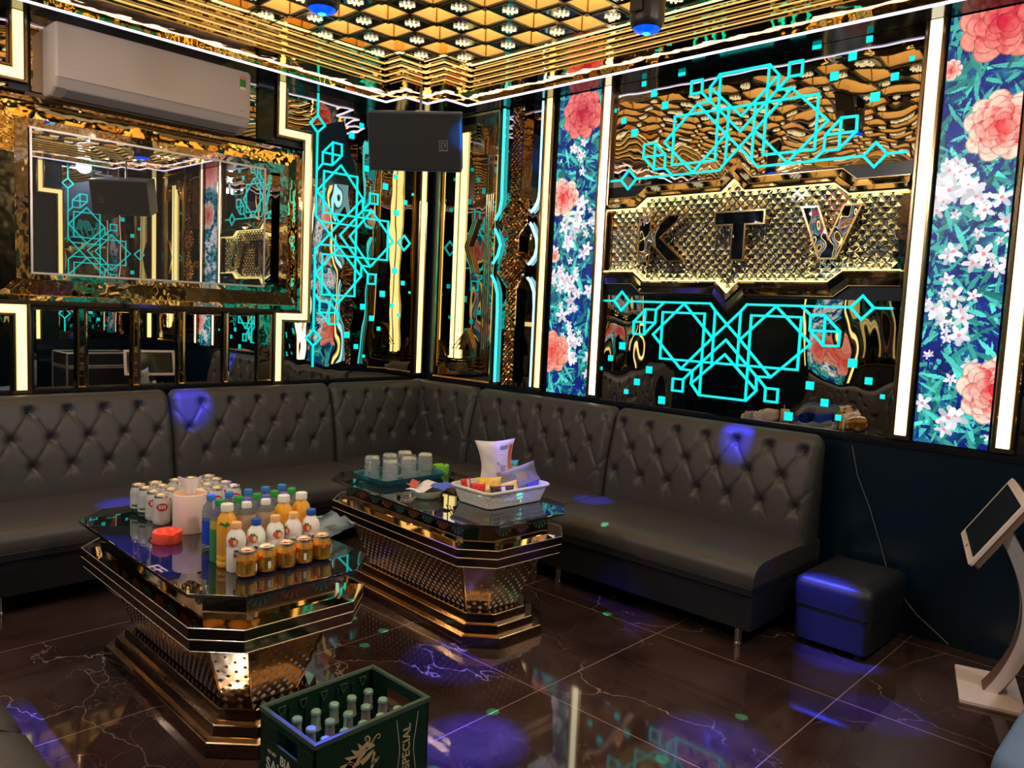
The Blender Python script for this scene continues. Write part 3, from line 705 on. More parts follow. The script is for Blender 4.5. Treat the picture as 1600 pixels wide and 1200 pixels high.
for a, lb in ((-1.255, 'left upright light strip on the wall facing the letters'), (-1.742, 'second upright light strip on the wall facing the letters'), (-3.65, 'third upright light strip on the wall facing the letters'), (-4.085, 'last upright light strip on the wall facing the letters')):
    strip('S', [(a, .985), (a, ZS)], lb, .045, .022)
panel('S', -3.59, -1.80, .96, ZS, 'smoky_mirror', 'large dark mirror on the wall facing the letters')

# ------------------------------------------------------------------ sofas
def tufted(L, e0=True, e1=True):
    """backrest of length L along +x, back plane y=0, front towards -y; returns mesh builder and button spots"""
    du, z0, z1 = .188, .40, .945
    rows = (.86, .715, .572)
    # profile from seat up the front, over the top, down the back
    prof = []
    for i in range(62):
        t = i/61; zz = z0+(z1-.045-z0)*t; prof.append((-.245+.085*t**1.3, zz, (-1, .12), 1))
    for i in range(1, 13):
        a = PI*i/12; prof.append((-.16+.055*(1-math.cos(a))*1.0, z1-.045+.045*math.sin(a), (-math.cos(a), math.sin(a)), 0))
    prof.append((-.05, .6, (1, 0), 0)); prof.append((-.05, z0, (1, 0), 0))
    n = max(24, int(L/.0078)); n0 = int((L/2)/du); cxs = L/2
    spots = []
    for r_i, zr in enumerate(rows):
        k = -12
        while k < 13:
            u = cxs+(k+(.5 if r_i % 2 else 0))*du; k += 1
            if .06 < u < L-.06: spots.append((u, zr))
    mb = MB(); vs = []
    for i in range(n+1):
        u = L*i/n; de = min(u, L-u); edge = 1-min(1, de/.05)
        er = .035*(edge**2.2)
        for (y, zz, nr, on) in prof:
            d = 0
            if on:
                a = (u-cxs)/du+(zz-rows[0])/(2*.144); b = (u-cxs)/du-(zz-rows[0])/(2*.144)
                ca = abs(a-round(a)); cb = abs(b-round(b)); lim = 1 if .55 < zz < .875 else max(0, 1-min(abs(zz-.55), abs(zz-.875))/.06)
                cr = min(ca, cb)*du
                d += .0085*(1-math.exp(-cr/.007))*lim+.0085*(1-lim)
                for su, sz in spots:
                    if abs(su-u) < .1 and abs(sz-zz) < .1:
                        r2 = (su-u)**2+(sz-zz)**2; d -= .022*math.exp(-r2/(2*.019**2))+.010*math.exp(-r2/(2*.009**2))
                # loose pleats falling from the lowest buttons / rising from the top ones
                if zz < .56: d -= .006*math.exp(-((u-cxs)/du-round((u-cxs)/du))**2/.006)*max(0, (zz-.45)/.11)
                if zz > .86: d -= .006*math.exp(-((u-cxs)/du-round((u-cxs)/du))**2/.006)
                d += .012*(1-((zz-.62)/.3)**2)
            vs.append((u, y+nr[0]*(d-er), zz+nr[1]*(d-er)-(edge**2.5)*.012*(1 if zz > .8 else 0)))
    m = len(prof)
    fs = [(i*m+k, i*m+k+1, (i+1)*m+k+1, (i+1)*m+k) for i in range(n) for k in range(m-1)]
    fs += [tuple(range(m)), tuple(range(n*m+m-1, n*m-1, -1))]
    mb.add(vs, fs, 'leather'); return mb, spots
def seat_mb(L, depth=.80, back=.05):
    """cushion with rolled front edge and vertical front"""
    prof = [(-back, .30), (-back, .405), (-.25, .415), (-.45, .42), (-depth+.09, .415), (-depth+.045, .405), (-depth+.012, .385), (-depth-.004, .35), (-depth, .30)]
    mb = MB(); n = max(10, int(L/.04)); vs = []
    for i in range(n+1):
        u = L*i/n; de = min(u, L-u); e = max(0, 1-de/.03)**2*.012
        for y, zz in prof: vs.append((min(max(u, .001), L-.001), y+(e if y < -depth+.1 else 0), zz-(e if zz > .32 else 0)))
    m = len(prof); mb.add(vs, [(i*m+k, i*m+k+1, (i+1)*m+k+1, (i+1)*m+k) for i in range(n) for k in range(m-1)]+[tuple(range(m)), tuple(range(n*m+m-1, n*m-1, -1)), ], 'leather')
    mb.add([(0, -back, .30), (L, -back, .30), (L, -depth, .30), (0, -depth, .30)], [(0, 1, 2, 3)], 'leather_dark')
    return mb
def sofa(L, loc, rz, label, corner=0):
    o = thing('sofa_section', loc, label, 'sofa', 'tufted black sofa sections along the walls', rz)
    if rz == 0: o['_o'] = (0, 0, 0)
    b, spots = tufted(L-.006); bk = b.build('backrest', o, smooth=True, angle=60)
    for u, zz in spots:
        if corner and u > L-.27: continue
        t = (zz-.40)/.5; bb = MB(); y = -.245+.085*t**1.3+.030
        vs = []; K = 10
        for rr, h in ((.011, 0), (.009, .003), (.0, .0045)): vs += [(u+rr*math.cos(2*PI*i/K), y-.012-h, zz+rr*math.sin(2*PI*i/K)) for i in range(K)]
        bb.add(vs, [(r_*K+i, r_*K+(i+1) % K, (r_+1)*K+(i+1) % K, (r_+1)*K+i) for r_ in (0, 1) for i in range(K)], 'leather_dark'); bb.build('button', bk)
    seat_mb(L-.004).build('seat', o, smooth=True, angle=50)
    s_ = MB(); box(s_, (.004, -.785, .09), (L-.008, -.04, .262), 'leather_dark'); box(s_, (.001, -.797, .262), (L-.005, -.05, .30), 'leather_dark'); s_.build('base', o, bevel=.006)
    s_ = MB(); box(s_, (.003, -.80, .262), (L-.007, -.788, .268), 'leather_seam'); s_.build('piping', o)
    for x, y in ((.09, -.73), (L-.09, -.73), (.09, -.12), (L-.09, -.12)):
        s_ = MB(); lathe(s_, [(0, 0), (.022, 0), (.022, .006), (.019, .012), (.019, .092), (0, .092)], (x, y, 0), 'chrome', 16); s_.build('leg', o, smooth=True)
    return o
sofa(1.28, (-.03, -2.05, 0), -PI/2, 'black tufted sofa section at the free right end, beside the stool')
sofa(1.23, (-.03, -.82, 0), -PI/2, 'black tufted sofa section under the narrow flower screen')
sofa(1.13, (-2.12, -.03, 0), 0, 'black tufted sofa section under the right part of the television')
sofa(1.13, (-3.25, -.03, 0), 0, 'black tufted sofa section at the left edge under the television')
# corner unit with two backs
o = thing('corner_sofa', (-.99, -.03, 0), 'black tufted corner sofa section filling the room corner', 'sofa'); o['_o'] = (0, 0, 0)
L = .96
b, spots = tufted(L); bk = b.build('backrest', o, smooth=True, angle=60)
for u, zz in spots:
    if u > L-.24: continue
    t = (zz-.40)/.5; bb = MB(); y = -.245+.085*t**1.3+.030; K = 10; vs = []
    for rr, h in ((.011, 0), (.009, .003), (.0, .0045)): vs += [(u+rr*math.cos(2*PI*i/K), y-.012-h, zz+rr*math.sin(2*PI*i/K)) for i in range(K)]
    bb.add(vs, [(r_*K+i, r_*K+(i+1) % K, (r_+1)*K+(i+1) % K, (r_+1)*K+i) for r_ in (0, 1) for i in range(K)], 'leather_dark'); bb.build('button', bk)
b2, spots2 = tufted(.78)
b2.v = [(.96+v[1], -v[0]-.0, v[2]) for v in b2.v]; bk2 = b2.build('backrest', o, smooth=True, angle=60)
for u, zz in spots2:
    if u < .24: continue
    t = (zz-.40)/.5; bb = MB(); y = -.245+.085*t**1.3+.030; K = 10; vs = []
    for rr, h in ((.011, 0), (.009, .003), (.0, .0045)): vs += [(u+rr*math.cos(2*PI*i/K), y-.012-h, zz+rr*math.sin(2*PI*i/K)) for i in range(K)]
    vs = [(.96+v[1], -v[0], v[2]) for v in vs]
    bb.add(vs, [(r_*K+i, r_*K+(i+1) % K, (r_+1)*K+(i+1) % K, (r_+1)*K+i) for r_ in (0, 1) for i in range(K)], 'leather_dark'); bb.build('button', bk2)
s_ = MB(); box(s_, (.002, -.787, .30), (.94, -.05, .417), 'leather'); s_.build('seat', o, bevel=.02)
s_ = MB(); box(s_, (.004, -.785, .09), (.93, -.04, .30), 'leather_dark'); s_.build('base', o)
for x, y in ((.09, -.70), (.85, -.12)):
    s_ = MB(); lathe(s_, [(0, 0), (.022, 0), (.019, .012), (.019, .092), (0, .092)], (x, y, 0), 'chrome', 16); s_.build('leg', o, smooth=True)
# sofa along the side wall: only the front corner of its seat shows
o = sofa(1.25, (-4.35, -3.92, 0), PI/2, 'black tufted sofa section at the lower left edge nearest the camera')
o2 = sofa(1.25, (-4.35, -2.66, 0), PI/2, 'black tufted sofa section along the side wall behind the nearest one')

# ------------------------------------------------------------------ stools
def stool(cx, cy, wx, wy, h, body, label, ch=.0):
    o = thing('stool', (cx, cy, 0), label, 'stool')
    def rr(w_, d_, r_, n_=5):
        pts = []
        for (sx, sy, a0) in ((1, 1, 0), (-1, 1, 90), (-1, -1, 180), (1, -1, 270)):
            for i in range(n_+1):
                a = R(a0+90*i/n_); pts.append((sx*(w_/2-r_)+r_*math.cos(a), sy*(d_/2-r_)+r_*math.sin(a)))
        return pts
    def loft(lv, nm, part):
        m_ = MB(); vs = []; n = None
        for z_, w_, d_, r_ in lv:
            p = rr(w_, d_, r_); n = len(p); vs += [(cx+x, cy+y, z_) for x, y in p]
        fs = [(k*n+i, k*n+(i+1) % n, (k+1)*n+(i+1) % n, (k+1)*n+i) for k in range(len(lv)-1) for i in range(n)]
        fs += [tuple(range(n-1, -1, -1)), tuple(range((len(lv)-1)*n, len(lv)*n))]
        m_.add(vs, fs, nm); return m_.build(part, o, smooth=True, angle=45)
    r0 = .03+ch
    loft([(h-.13, wx-.01, wy-.01, r0), (h-.05, wx, wy, r0), (h-.02, wx-.012, wy-.012, r0), (h-.004, wx-.045, wy-.045, r0), (h+.004, wx-.16, wy-.16, r0)], body, 'cushion')
    loft([(.035, wx-.02, wy-.02, r0), (h-.138, wx-.014, wy-.014, r0)], body, 'body'); loft([(h-.138, wx-.006, wy-.006, r0), (h-.128, wx-.006, wy-.006, r0)], 'leather_seam' if body != 'pouf_blue' else body, 'piping')
    for sx in (-1, 1):
        for sy in (-1, 1):
            m_ = MB(); lathe(m_, [(0, 0), (.018, 0), (.022, .036), (0, .036)], (cx+sx*(wx/2-.06), cy+sy*(wy/2-.06), 0), 'cable', 12); m_.build('foot', o, smooth=True)
    return o
stool(-.30, -3.575, .50, .36, .335, 'leather_dark', 'small black leather stool standing between sofa end and touch screen')
stool(-1.60, -4.68, .50, .42, .42, 'pouf_blue', 'pale blue stool cut off by the lower right corner', .04)

# ------------------------------------------------------------------ tables
def table(cx, cy, rot, label):
    o = thing('coffee_table', (cx, cy, 0), label, 'coffee table', None, rot); o['_o'] = (0, 0, 0)
    def octo(hx, hy, c): return [(hx, hy-c), (hx-c, hy), (-hx+c, hy), (-hx, hy-c), (-hx, -hy+c), (-hx+c, -hy), (hx-c, -hy), (hx, -hy+c)]
    def loft(lv, part, caps=True, mats=None, bev=0):
        m_ = MB(); vs = []
        for z_, hx, hy, c in lv: vs += [(x, y, z_) for x, y in octo(hx, hy, c)]
        for k in range(len(lv)-1):
            m_.add(vs[k*8:k*8+16], [(i, (i+1) % 8, 8+(i+1) % 8, 8+i) for i in range(8)], mats[k] if isinstance(mats, list) else mats)
        if caps:
            m_.add(vs[:8], [tuple(range(7, -1, -1))], mats[0] if isinstance(mats, list) else mats); m_.add(vs[-8:], [tuple(range(8))], mats[-1] if isinstance(mats, list) else mats)
        r_ = m_.build(part, o, bevel=bev); return merge(r_)
    loft([(.573, .335, .655, .13), (.585, .335, .655, .13)], 'glass_top', mats='table_glass', bev=.002)
    loft([(.472, .265, .585, .10), (.573, .265, .585, .10)], 'upper_box', mats='table_gold')
    for side in (0, 1, 2, 3):
        Ls = 1.0 if side % 2 == 0 else .34; cnt = 9 if side % 2 == 0 else 3
        for k in range(cnt):
            t = (k+.5)/cnt*Ls-Ls/2; nm = 'swirl_pink' if k % 2 else 'swirl_teal'; m_ = MB()
            for q in range(8):
                a0 = q*PI/8; r0, r1 = .010, .058; a1 = a0+PI/13
                pt = [(t+r0*math.cos(a0), .568-r0*math.sin(a0)), (t+r1*math.cos(a0), .568-r1*math.sin(a0)), (t+r1*math.cos(a1), .568-r1*math.sin(a1)), (t+r0*math.cos(a1), .568-r0*math.sin(a1))]
                if side % 2 == 0: X = .2665 if side == 0 else -.2665; m_.add([(X, a, z_) for a, z_ in pt], [(0, 1, 2, 3)], nm)
                else: Y = .5865 if side == 1 else -.5865; m_.add([(a, Y, z_) for a, z_ in pt], [(0, 1, 2, 3)], nm)
            m_.build('printed_swirl', o)
    loft([(.455, .285, .60, .11), (.432, .325, .645, .125), (.436, .327, .647, .125), (.470, .327, .647, .125), (.475, .27, .59, .11)], 'upper_ledge', mats=['table_gold', 'gold_edge', 'table_bronze', 'table_gold'])
    loft([(.375, .27, .59, .105), (.390, .318, .638, .122), (.394, .320, .640, .122), (.428, .320, .640, .122), (.434, .29, .60, .11)], 'lower_ledge', mats=['table_bronze', 'gold_edge', 'table_bronze', 'gold_edge'])
    m_ = MB()
    for z_, hx, hy, c in ((.434, .3265, .6465, .125), (.471, .3265, .6465, .125), (.392, .3195, .6395, .122), (.429, .3195, .6395, .122)):
        tube(m_, [(x, y, z_) for x, y in octo(hx, hy, c)], .0016, 'edge_bright', 5, True)
    m_.build('bright_edging', o)
    body = loft([(.125, .155, .47, .07), (.38, .245, .565, .10)], 'tapered_body', mats='table_bronze')
    m_ = MB()                                   # diamond studs on the body, growing towards the foot
    A = octo(.155, .47, .07); B = octo(.245, .565, .10)
    for i in range(8):
        a0, a1, b0, b1 = Vector((*A[i], .125)), Vector((*A[(i+1) % 8], .125)), Vector((*B[i], .38)), Vector((*B[(i+1) % 8], .38))
        Ls = (a1-a0).length; cols = max(2, int(Ls/.034)); nrm = (a1-a0).cross(b0-a0).normalized()
        if nrm.dot(Vector((a0.x+a1.x, a0.y+a1.y, 0))) < 0: nrm = -nrm
        for r_ in range(11):
            v = .06+r_*.08
            for c in range(cols):
                u = (c+(.75 if r_ % 2 else .25))/cols
                if u > .97: continue
                p = (a0.lerp(a1, u)).lerp(b0.lerp(b1, u), v); ex = (a1-a0).normalized(); ey = nrm.cross(ex).normalized(); s0 = .0105*(1.1-v*.75)
                m_.add([p+nrm*.001+ex*s0, p+nrm*.001+ey*s0, p+nrm*.001-ex*s0, p+nrm*.001-ey*s0, p+nrm*.0035], [(0, 1, 4), (1, 2, 4), (2, 3, 4), (3, 0, 4)], 'stud')
        tube(m_, [a0, b0], .004, 'gold_edge', 6)
    m_.build('stud_pattern', o)
    for k, (z0_, z1_, hx, hy, c) in enumerate([(.0, .05, .25, .605, .12), (.05, .088, .215, .565, .105), (.088, .126, .185, .525, .09)]):
        loft([(z0_, hx, hy, c), (z0_+.004, hx+.004, hy+.004, c), (z1_-.003, hx, hy, c), (z1_, hx-.003, hy-.003, c), (z1_+.001, hx-.03, hy-.03, c-.01)], 'base_step', mats=['gold_edge', 'table_bronze', 'gold_edge', 'table_bronze'])
    return o
table(-2.725, -2.02, R(-1.5), 'gold mirrored octagonal coffee table loaded with cans and bottles')
table(-1.495, -1.955, R(-3.5), 'gold mirrored octagonal coffee table carrying the tray and snack basket')
TZ = .585

# ------------------------------------------------------------------ drinks on the near table
def proto(name): o = bpy.data.objects.new(name, None); o.empty_display_size = .03; COL.objects.link(o); o['_o'] = (0, 0, 0); return o
CAMDIR = math.atan2(-4.87+2.1, -4.12+2.75)       # angle towards the camera for labels
def can(name, h, r, mats, marks):
    o = proto(name); sh = h-.012
    m_ = MB(); lathe(m_, [(0, .003), (r*.72, .0), (r*.78, .003), (r, .010), (r, .024), (r, sh-.022), (r*.985, sh-.016), (r*.80, sh), (r*.80, sh+.004)], (0, 0, 0), None, 26, mats)
    merge(m_.build('body', o, smooth=True))
    m_ = MB(); lathe(m_, [(r*.80, sh+.002), (r*.83, sh+.010), (r*.80, sh+.012), (r*.75, sh+.006), (0, sh+.006)], (0, 0, 0), 'can_lid', 26)
    l = merge(m_.build('lid', o, smooth=True))
    m_ = MB(); m_.add([(x, y, sh+.008) for x, y in ellipse(.012, .007, 12)], [tuple(range(12))], 'label_red' if marks == 'bull' else 'can_lid'); m_.build('pull_tab', l)
    m_ = MB()
    if marks == '333':
        wrap_poly(m_, ellipse(.0245, .0185), (0, 0, 0), r, 0, h*.63, 'label_white', .0004); wrap_poly(m_, ellipse(.0225, .0165), (0, 0, 0), r, 0, h*.63, 'label_red', .0007)
        wrap_text(m_, '333', .019, (0, 0, 0), r+.001, 0, h*.63, 'label_white', .0008)
        m_.build('label', o)
    elif marks == 'bull':
        for sg in (-1, 1):
            wrap_poly(m_, [(sg*x, y) for x, y in [(.004, .0), (.010, .006), (.018, .006), (.022, .001), (.018, -.004), (.013, -.003), (.008, -.006)]], (0, 0, 0), r, 0, h*.62, 'bull_red')
        wrap_poly(m_, ellipse(.0065, .0065, 14), (0, 0, 0), r, 0, h*.61, 'redbull_shoulder', .0004)
        wrap_poly(m_, rect(.036, .046, -.018, .006), (0, 0, 0), r, 0, h*.42, 'label_white')
        m_.build('emblem', o)
    elif marks == 'green':
        pts = [(-.055, -.024), (-.03, -.03), (0, -.02), (.03, -.03), (.055, -.024), (.055, .016), (.03, .008), (.01, .012), (.0, .0), (-.012, .018), (-.03, .006), (-.055, .014)]
        wrap_text(m_, 'SAIGON', .013, (0, 0, 0), r+.0008, .35, h*.30, 'can_green', .0005)
        m_.build('label', o)
    return o
def place(p, name, x, y, rz, label, cat, group, first, z=TZ):
    o = p if first else copy_tree(p)
    o.location = (x, y, z); o.rotation_euler = (0, 0, rz); tag(o, label, cat, group); return o
red = can('beer_can', .122, .033, ['can_silver']*8, '333')
grn = can('beer_can', .122, .033, ['can_green', 'can_green', 'can_green', 'can_green', 'can_white', 'can_white', 'can_white', 'can_silver'], 'green')
# lower third of the pale cans is green
for ch in grn.children:
    if ch.name.startswith('body'):
        pass
cx_ = [-2.815, -2.743, -2.66, -2.587, -2.510]; cy_ = [-1.50, -1.575, -1.655, -1.735]
cn = ['leftmost', 'second', 'middle', 'fourth', 'rightmost']; rn = ['back', 'second', 'third', 'front']
fr_, fg = True, True
for i, x in enumerate(cx_):
    for j, y in enumerate(cy_):
        jx = random.uniform(-.003, .003)
        if j < 2:
            place(grn, 'beer_can', x+jx, y, CAMDIR+random.uniform(-.5, .3), f'pale beer can with green foot, {cn[i]} can from the left in the {rn[j]} row', 'beer can', 'pale green beer cans on the near table', fg); fg = False
        else:
            place(red, 'beer_can', x+jx, y, CAMDIR+random.uniform(-.2, .5), f'silver beer can with red oval, {cn[i]} can from the left in the {rn[j]} row', 'beer can', 'silver beer cans on the near table', fr_); fr_ = False
bull = can('energy_drink_can', .092, .0335, ['redbull_blue', 'redbull_blue', 'redbull_blue', 'redbull_gold', 'redbull_gold', 'redbull_shoulder', 'redbull_shoulder', 'can_lid'], 'bull')
bx = [-2.856, -2.784, -2.711, -2.640, -2.567]
for i, x in enumerate(bx):
    place(bull, 'energy_drink_can', x, -2.505+.004*(i % 2), CAMDIR+[-.1, -.9, .6, -1.1, .1][i], f'short gold energy drink can, {cn[i]} of the five along the front edge', 'drink can', 'gold energy drink cans', i == 0)

def bottle(name, prof, mats, cap, capr, capz, caph, marks=None):
    o = proto(name); m_ = MB(); lathe(m_, prof, (0, 0, 0), None, 26, mats); merge(m_.build('body', o, smooth=True, angle=50))
    m_ = MB(); n = 30; vs = []
    for r_, z_ in ((capr, capz), (capr, capz+caph-.002), (capr-.0015, capz+caph)): vs += [((r_+(.0005 if k % 2 else 0))*math.cos(2*PI*k/n), (r_+(.0005 if k % 2 else 0))*math.sin(2*PI*k/n), z_) for k in range(n)]
    m_.add(vs, [(q*n+k, q*n+(k+1) % n, (q+1)*n+(k+1) % n, (q+1)*n+k) for q in (0, 1) for k in range(n)]+[tuple(range(2*n, 3*n)), tuple(range(n-1, -1, -1))], cap)
    m_.build('cap', o, smooth=True, angle=50)
    if marks:
        m_ = MB(); marks(m_); m_.build('label', o)
    return o
def berry(m_, r, a, z_):
    wrap_poly(m_, [(x*1.0, y) for x, y in [(0, -.016), (.010, -.012), (.017, -.002), (.016, .007), (.008, .012), (0, .009), (-.008, .012), (-.016, .007), (-.017, -.002), (-.010, -.012)]], (0, 0, 0), r, a, z_, 'strawberry', .0012)
    wrap_poly(m_, ellipse(.006, .009, 12), (0, 0, 0), r, a+.18, z_-.001, 'bag_cream', .0018)
    wrap_poly(m_, [(-.010, .010), (-.004, .018), (0, .012), (.005, .018), (.009, .010), (0, .007)], (0, 0, 0), r, a, z_+.001, 'leaf_label', .0018)
def nut_marks(m_):
    r = .0325; berry(m_, r-.0004, -.45, .108); berry(m_, r, .15, .104) if False else None
    wrap_text(m_, 'nutri', .020, (0, 0, 0), r+.0005, .25, .078, 'ink', .0006); wrap_text(m_, 'boost', .018, (0, 0, 0), r+.0005, .25, .062, 'ink', .0006)
    wrap_poly(m_, ellipse(.010, .010, 14), (0, 0, 0), r, .1, .040, 'bag_yellow', .0008); wrap_poly(m_, ellipse(.004, .004, 10), (0, 0, 0), r, .5, .018, 'strawberry', .0008)
npro = [(0, 0), (.028, 0), (.0315, .006), (.0315, .084), (.030, .088), (.0322, .093), (.0322, .112), (.027, .130), (.017, .143), (.015, .150)]
nm = ['milk_white']*9
nutA = bottle('yoghurt_drink_bottle', npro, nm, 'cap_peach', .0168, .148, .021, nut_marks)
nutB = bottle('yoghurt_drink_bottle', npro, nm, 'cap_dark_blue', .0168, .148, .021, nut_marks)
fa = fb = True
for i, x in enumerate(bx):
    if i in (1, 4): place(nutB, '', x, -2.432, CAMDIR+[0, .1, 0, 0, -.1][i], f'white strawberry drink bottle with dark blue cap, {"left" if i == 1 else "right"} one of that pair', 'drink bottle', 'white strawberry drink bottles', fb); fb = False
    else: place(nutA, '', x, -2.432, CAMDIR+[.1, 0, .7, -.5, 0][i], f'white strawberry drink bottle with peach cap, {["leftmost", "", "middle", "rightmost"][i]} of the three', 'drink bottle', 'white strawberry drink bottles', fa); fa = False
def jmarks(m_):
    wrap_poly(m_, [(-.02, 0), (-.008, .012), (.004, .004), (.012, .014), (.02, .002), (.006, -.006)], (0, 0, 0), .034, -.3, .150, 'leaf_label', .001)
    wrap_poly(m_, ellipse(.006, .006, 12), (0, 0, 0), .034, .35, .062, 'strawberry', .001)
jp = [(0, 0), (.030, 0), (.034, .006), (.034, .020), (.0315, .024), (.034, .028), (.034, .040), (.032, .044), (.034, .048), (.034, .150), (.030, .172), (.019, .188), (.017, .196)]
jo = bottle('juice_bottle', jp, ['juice_orange']*12, 'cap_white', .0205, .194, .024, jmarks)
jc = bottle('juice_bottle', jp, ['leaf_label', 'leaf_label', 'leaf_label', 'leaf_label', 'leaf_label', 'leaf_label', 'leaf_label', 'leaf_label', 'juice_pale', 'juice_pale', 'plastic_clear', 'plastic_clear'], 'cap_white', .0165, .194, .020)
f1 = f2 = True
for i, x in enumerate(bx):
    y = -2.365
    if i in (1, 2): place(jc, '', x, y, CAMDIR, f'clear pinkish juice bottle with white cap, {"left" if i == 1 else "right"} one of two between orange bottles', 'juice bottle', 'pale juice bottles', f1); f1 = False
    else: place(jo, '', x, y, CAMDIR+i*.4, f'orange juice bottle with white cap, {["front left corner one of the bottles", "", "", "second from the right", "at the right end of its row"][i]}', 'juice bottle', 'orange juice bottles', f2); f2 = False
gp = [(0, 0), (.029, 0), (.032, .006), (.032, .120), (.031, .150), (.026, .172), (.016, .190), (.014, .200)]
gb = bottle('green_tea_bottle', gp, ['leaf_label', 'leaf_label', 'leaf_label', 'juice_lime', 'plastic_clear', 'plastic_clear', 'plastic_clear'], 'cap_green', .0155, .199, .020)
for i, x in enumerate(bx):
    place(gb, '', x+.005, -2.30+.003*i, 0, f'yellow green drink bottle with green cap, {cn[i]} of the green capped row', 'drink bottle', 'green capped drink bottles', i == 0)
wp = [(0, 0), (.028, 0), (.031, .006), (.031, .020), (.0315, .022), (.0315, .110), (.031, .112), (.031, .140), (.026, .160), (.014, .178), (.013, .186)]
wb = bottle('water_bottle', wp, ['plastic_clear', 'plastic_clear', 'plastic_clear', 'plastic_clear', 'water_label', 'plastic_clear', 'plastic_clear', 'plastic_clear', 'plastic_clear', 'plastic_clear'], 'cap_blue', .0155, .184, .018)
for i, x in enumerate([-2.81, -2.741, -2.664, -2.592, -2.522]):
    place(wb, '', x, -2.150, 0, f'clear water bottle with sky blue cap, {cn[i]} of the blue capped back row', 'water bottle', 'blue capped water bottles', i == 0)
wc = bottle('water_bottle', wp, ['plastic_clear']*4+['water_label']+['plastic_clear']*5, 'cap_purple', .0155, .172, .016)
for i, x in enumerate([-2.705, -2.630, -2.553]):
    place(wc, '', x, -2.222, 0, f'clear bottle with violet blue cap, {["left", "middle", "right"][i]} one of three between green and blue caps', 'water bottle', 'violet capped bottles', i == 0)

# tissue canister and ashtrays
o = thing('tissue_canister', (-2.768, -1.885, TZ), 'round cream tissue canister with a tissue sticking out', 'tissue box')
c = (-2.768, -1.885, TZ)
m_ = MB(); lathe(m_, [(0, 0), (.062, 0), (.064, .004), (.064, .150), (.062, .153), (.060, .150), (.060, .143)], c, 'tissue_shell', 36); merge(m_.build('drum', o, smooth=True))
m_ = MB(); lathe(m_, [(.060, .146), (.012, .147), (.010, .143)], c, 'tissue_lid', 36); merge(m_.build('lid', o, smooth=True))
m_ = MB(); vs = []; n = 9
for k, z_ in enumerate((.143, .165, .190, .212)):
    for i in range(n):
        t = i/(n-1)-.5; sp = (.018, .030, .045, .055)[k]
        vs.append((c[0]+t*sp*1.5+.004*math.sin(i*2.1+k), c[1]-t*sp*.8+.007*math.sin(i*1.5+k*.5), c[2]+z_+(.010*math.cos(i*.8) if k == 3 else 0)))
m_.add(vs, [(k*n+i, k*n+i+1, (k+1)*n+i+1, (k+1)*n+i) for k in range(3) for i in range(n-1)], 'tissue_paper')
t_ = m_.build('tissue', o, smooth=True, angle=80); sm = t_.modifiers.new('s', 'SOLIDIFY'); sm.thickness = .0015; sm = t_.modifiers.new('u', 'SUBSURF'); sm.levels = sm.render_levels = 2
def ashtray(x, y, r, h, mt, label):
    m_ = MB(); n = 48; prof = [(0, .001), (r*.96, 0), (r, .004), (r*1.03, h*.92), (r*1.0, h), (r*.78, h), (r*.62, h*.72), (r*.52, .010), (0, .008)]; vs = []
    for q, (rr, zz) in enumerate(prof):
        for k in range(n):
            a = 2*PI*k/n; notch_ = 0
            if q in (3, 4, 5, 6):
                for na in (.4, .4+2*PI/3, .4+4*PI/3):
                    dd = abs((a-na+PI) % (2*PI)-PI); notch_ = max(notch_, .012*max(0, 1-(dd/.17)**2))
            vs.append((x+rr*math.cos(a), y+rr*math.sin(a), TZ+zz-(notch_ if q in (4, 5) else notch_*.3)))
    m_.add(vs, [(q*n+k, q*n+(k+1) % n, (q+1)*n+(k+1) % n, (q+1)*n+k) for q in range(len(prof)-1) for k in range(n)], mt)
    tag(merge(m_.build('ashtray', smooth=True, origin=(x, y, TZ))), label, 'ashtray')
ashtray(-2.895, -1.975, .052, .042, 'ashtray_orange', 'round orange plastic ashtray on the near table')
ashtray(-1.225, -1.63, .044, .048, 'ashtray_green', 'small lime green ashtray beside the teal tray')
# crumpled plastic bag hanging over the table edge
m_ = MB(); n = 28; rows_ = 9; vs = []; r1 = random.Random(5)
for q in range(rows_):
    t = q/(rows_-1)
    for k in range(n):
        a = 2*PI*k/n; rr = (.02+.080*math.sin(t*PI*.62)**.7)*(1+.14*math.sin(3*a+q*.7)+.08*math.sin(7*a+q))
        vs.append((-2.395+rr*1.05*math.cos(a), -2.27+rr*.85*math.sin(a), TZ+.001+t*.062+.008*math.sin(5*a+2*q)*t+(.006*math.sin(9*a) if t > .8 else 0)))
m_.add(vs, [(q*n+k, q*n+(k+1) % n, (q+1)*n+(k+1) % n, (q+1)*n+k) for q in range(rows_-1) for k in range(n)]+[tuple(range(n-1, -1, -1))], 'plastic_bag')
tag(m_.build('plastic_bag', smooth=True, angle=80), 'crumpled bluish clear plastic bag lying open at the right side of the near table', 'plastic bag')

# ------------------------------------------------------------------ far table: tray with mugs
def rrect(hx, hy, r_, n_=5):
    pts = []
    for sx, sy, a0 in ((1, 1, 0), (-1, 1, 90), (-1, -1, 180), (1, -1, 270)):
        for i in range(n_+1):
            a = R(a0+90*i/n_); pts.append((sx*(hx-r_)+r_*math.cos(a), sy*(hy-r_)+r_*math.sin(a)))
    return pts
def shell(mb, c, rz, lv, nm, cap_top=False):
    vs = []; n = None; cr, sr = math.cos(rz), math.sin(rz)
    for z_, hx, hy, r_ in lv:
        p = rrect(hx, hy, r_); n = len(p); vs += [(c[0]+x*cr-y*sr, c[1]+x*sr+y*cr, c[2]+z_) for x, y in p]
    mb.add(vs, [(k*n+i, k*n+(i+1) % n, (k+1)*n+(i+1) % n, (k+1)*n+i) for k in range(len(lv)-1) for i in range(n)]+[tuple(range(n-1, -1, -1))]+[tuple(range((len(lv)-1)*n, len(lv)*n))], nm)
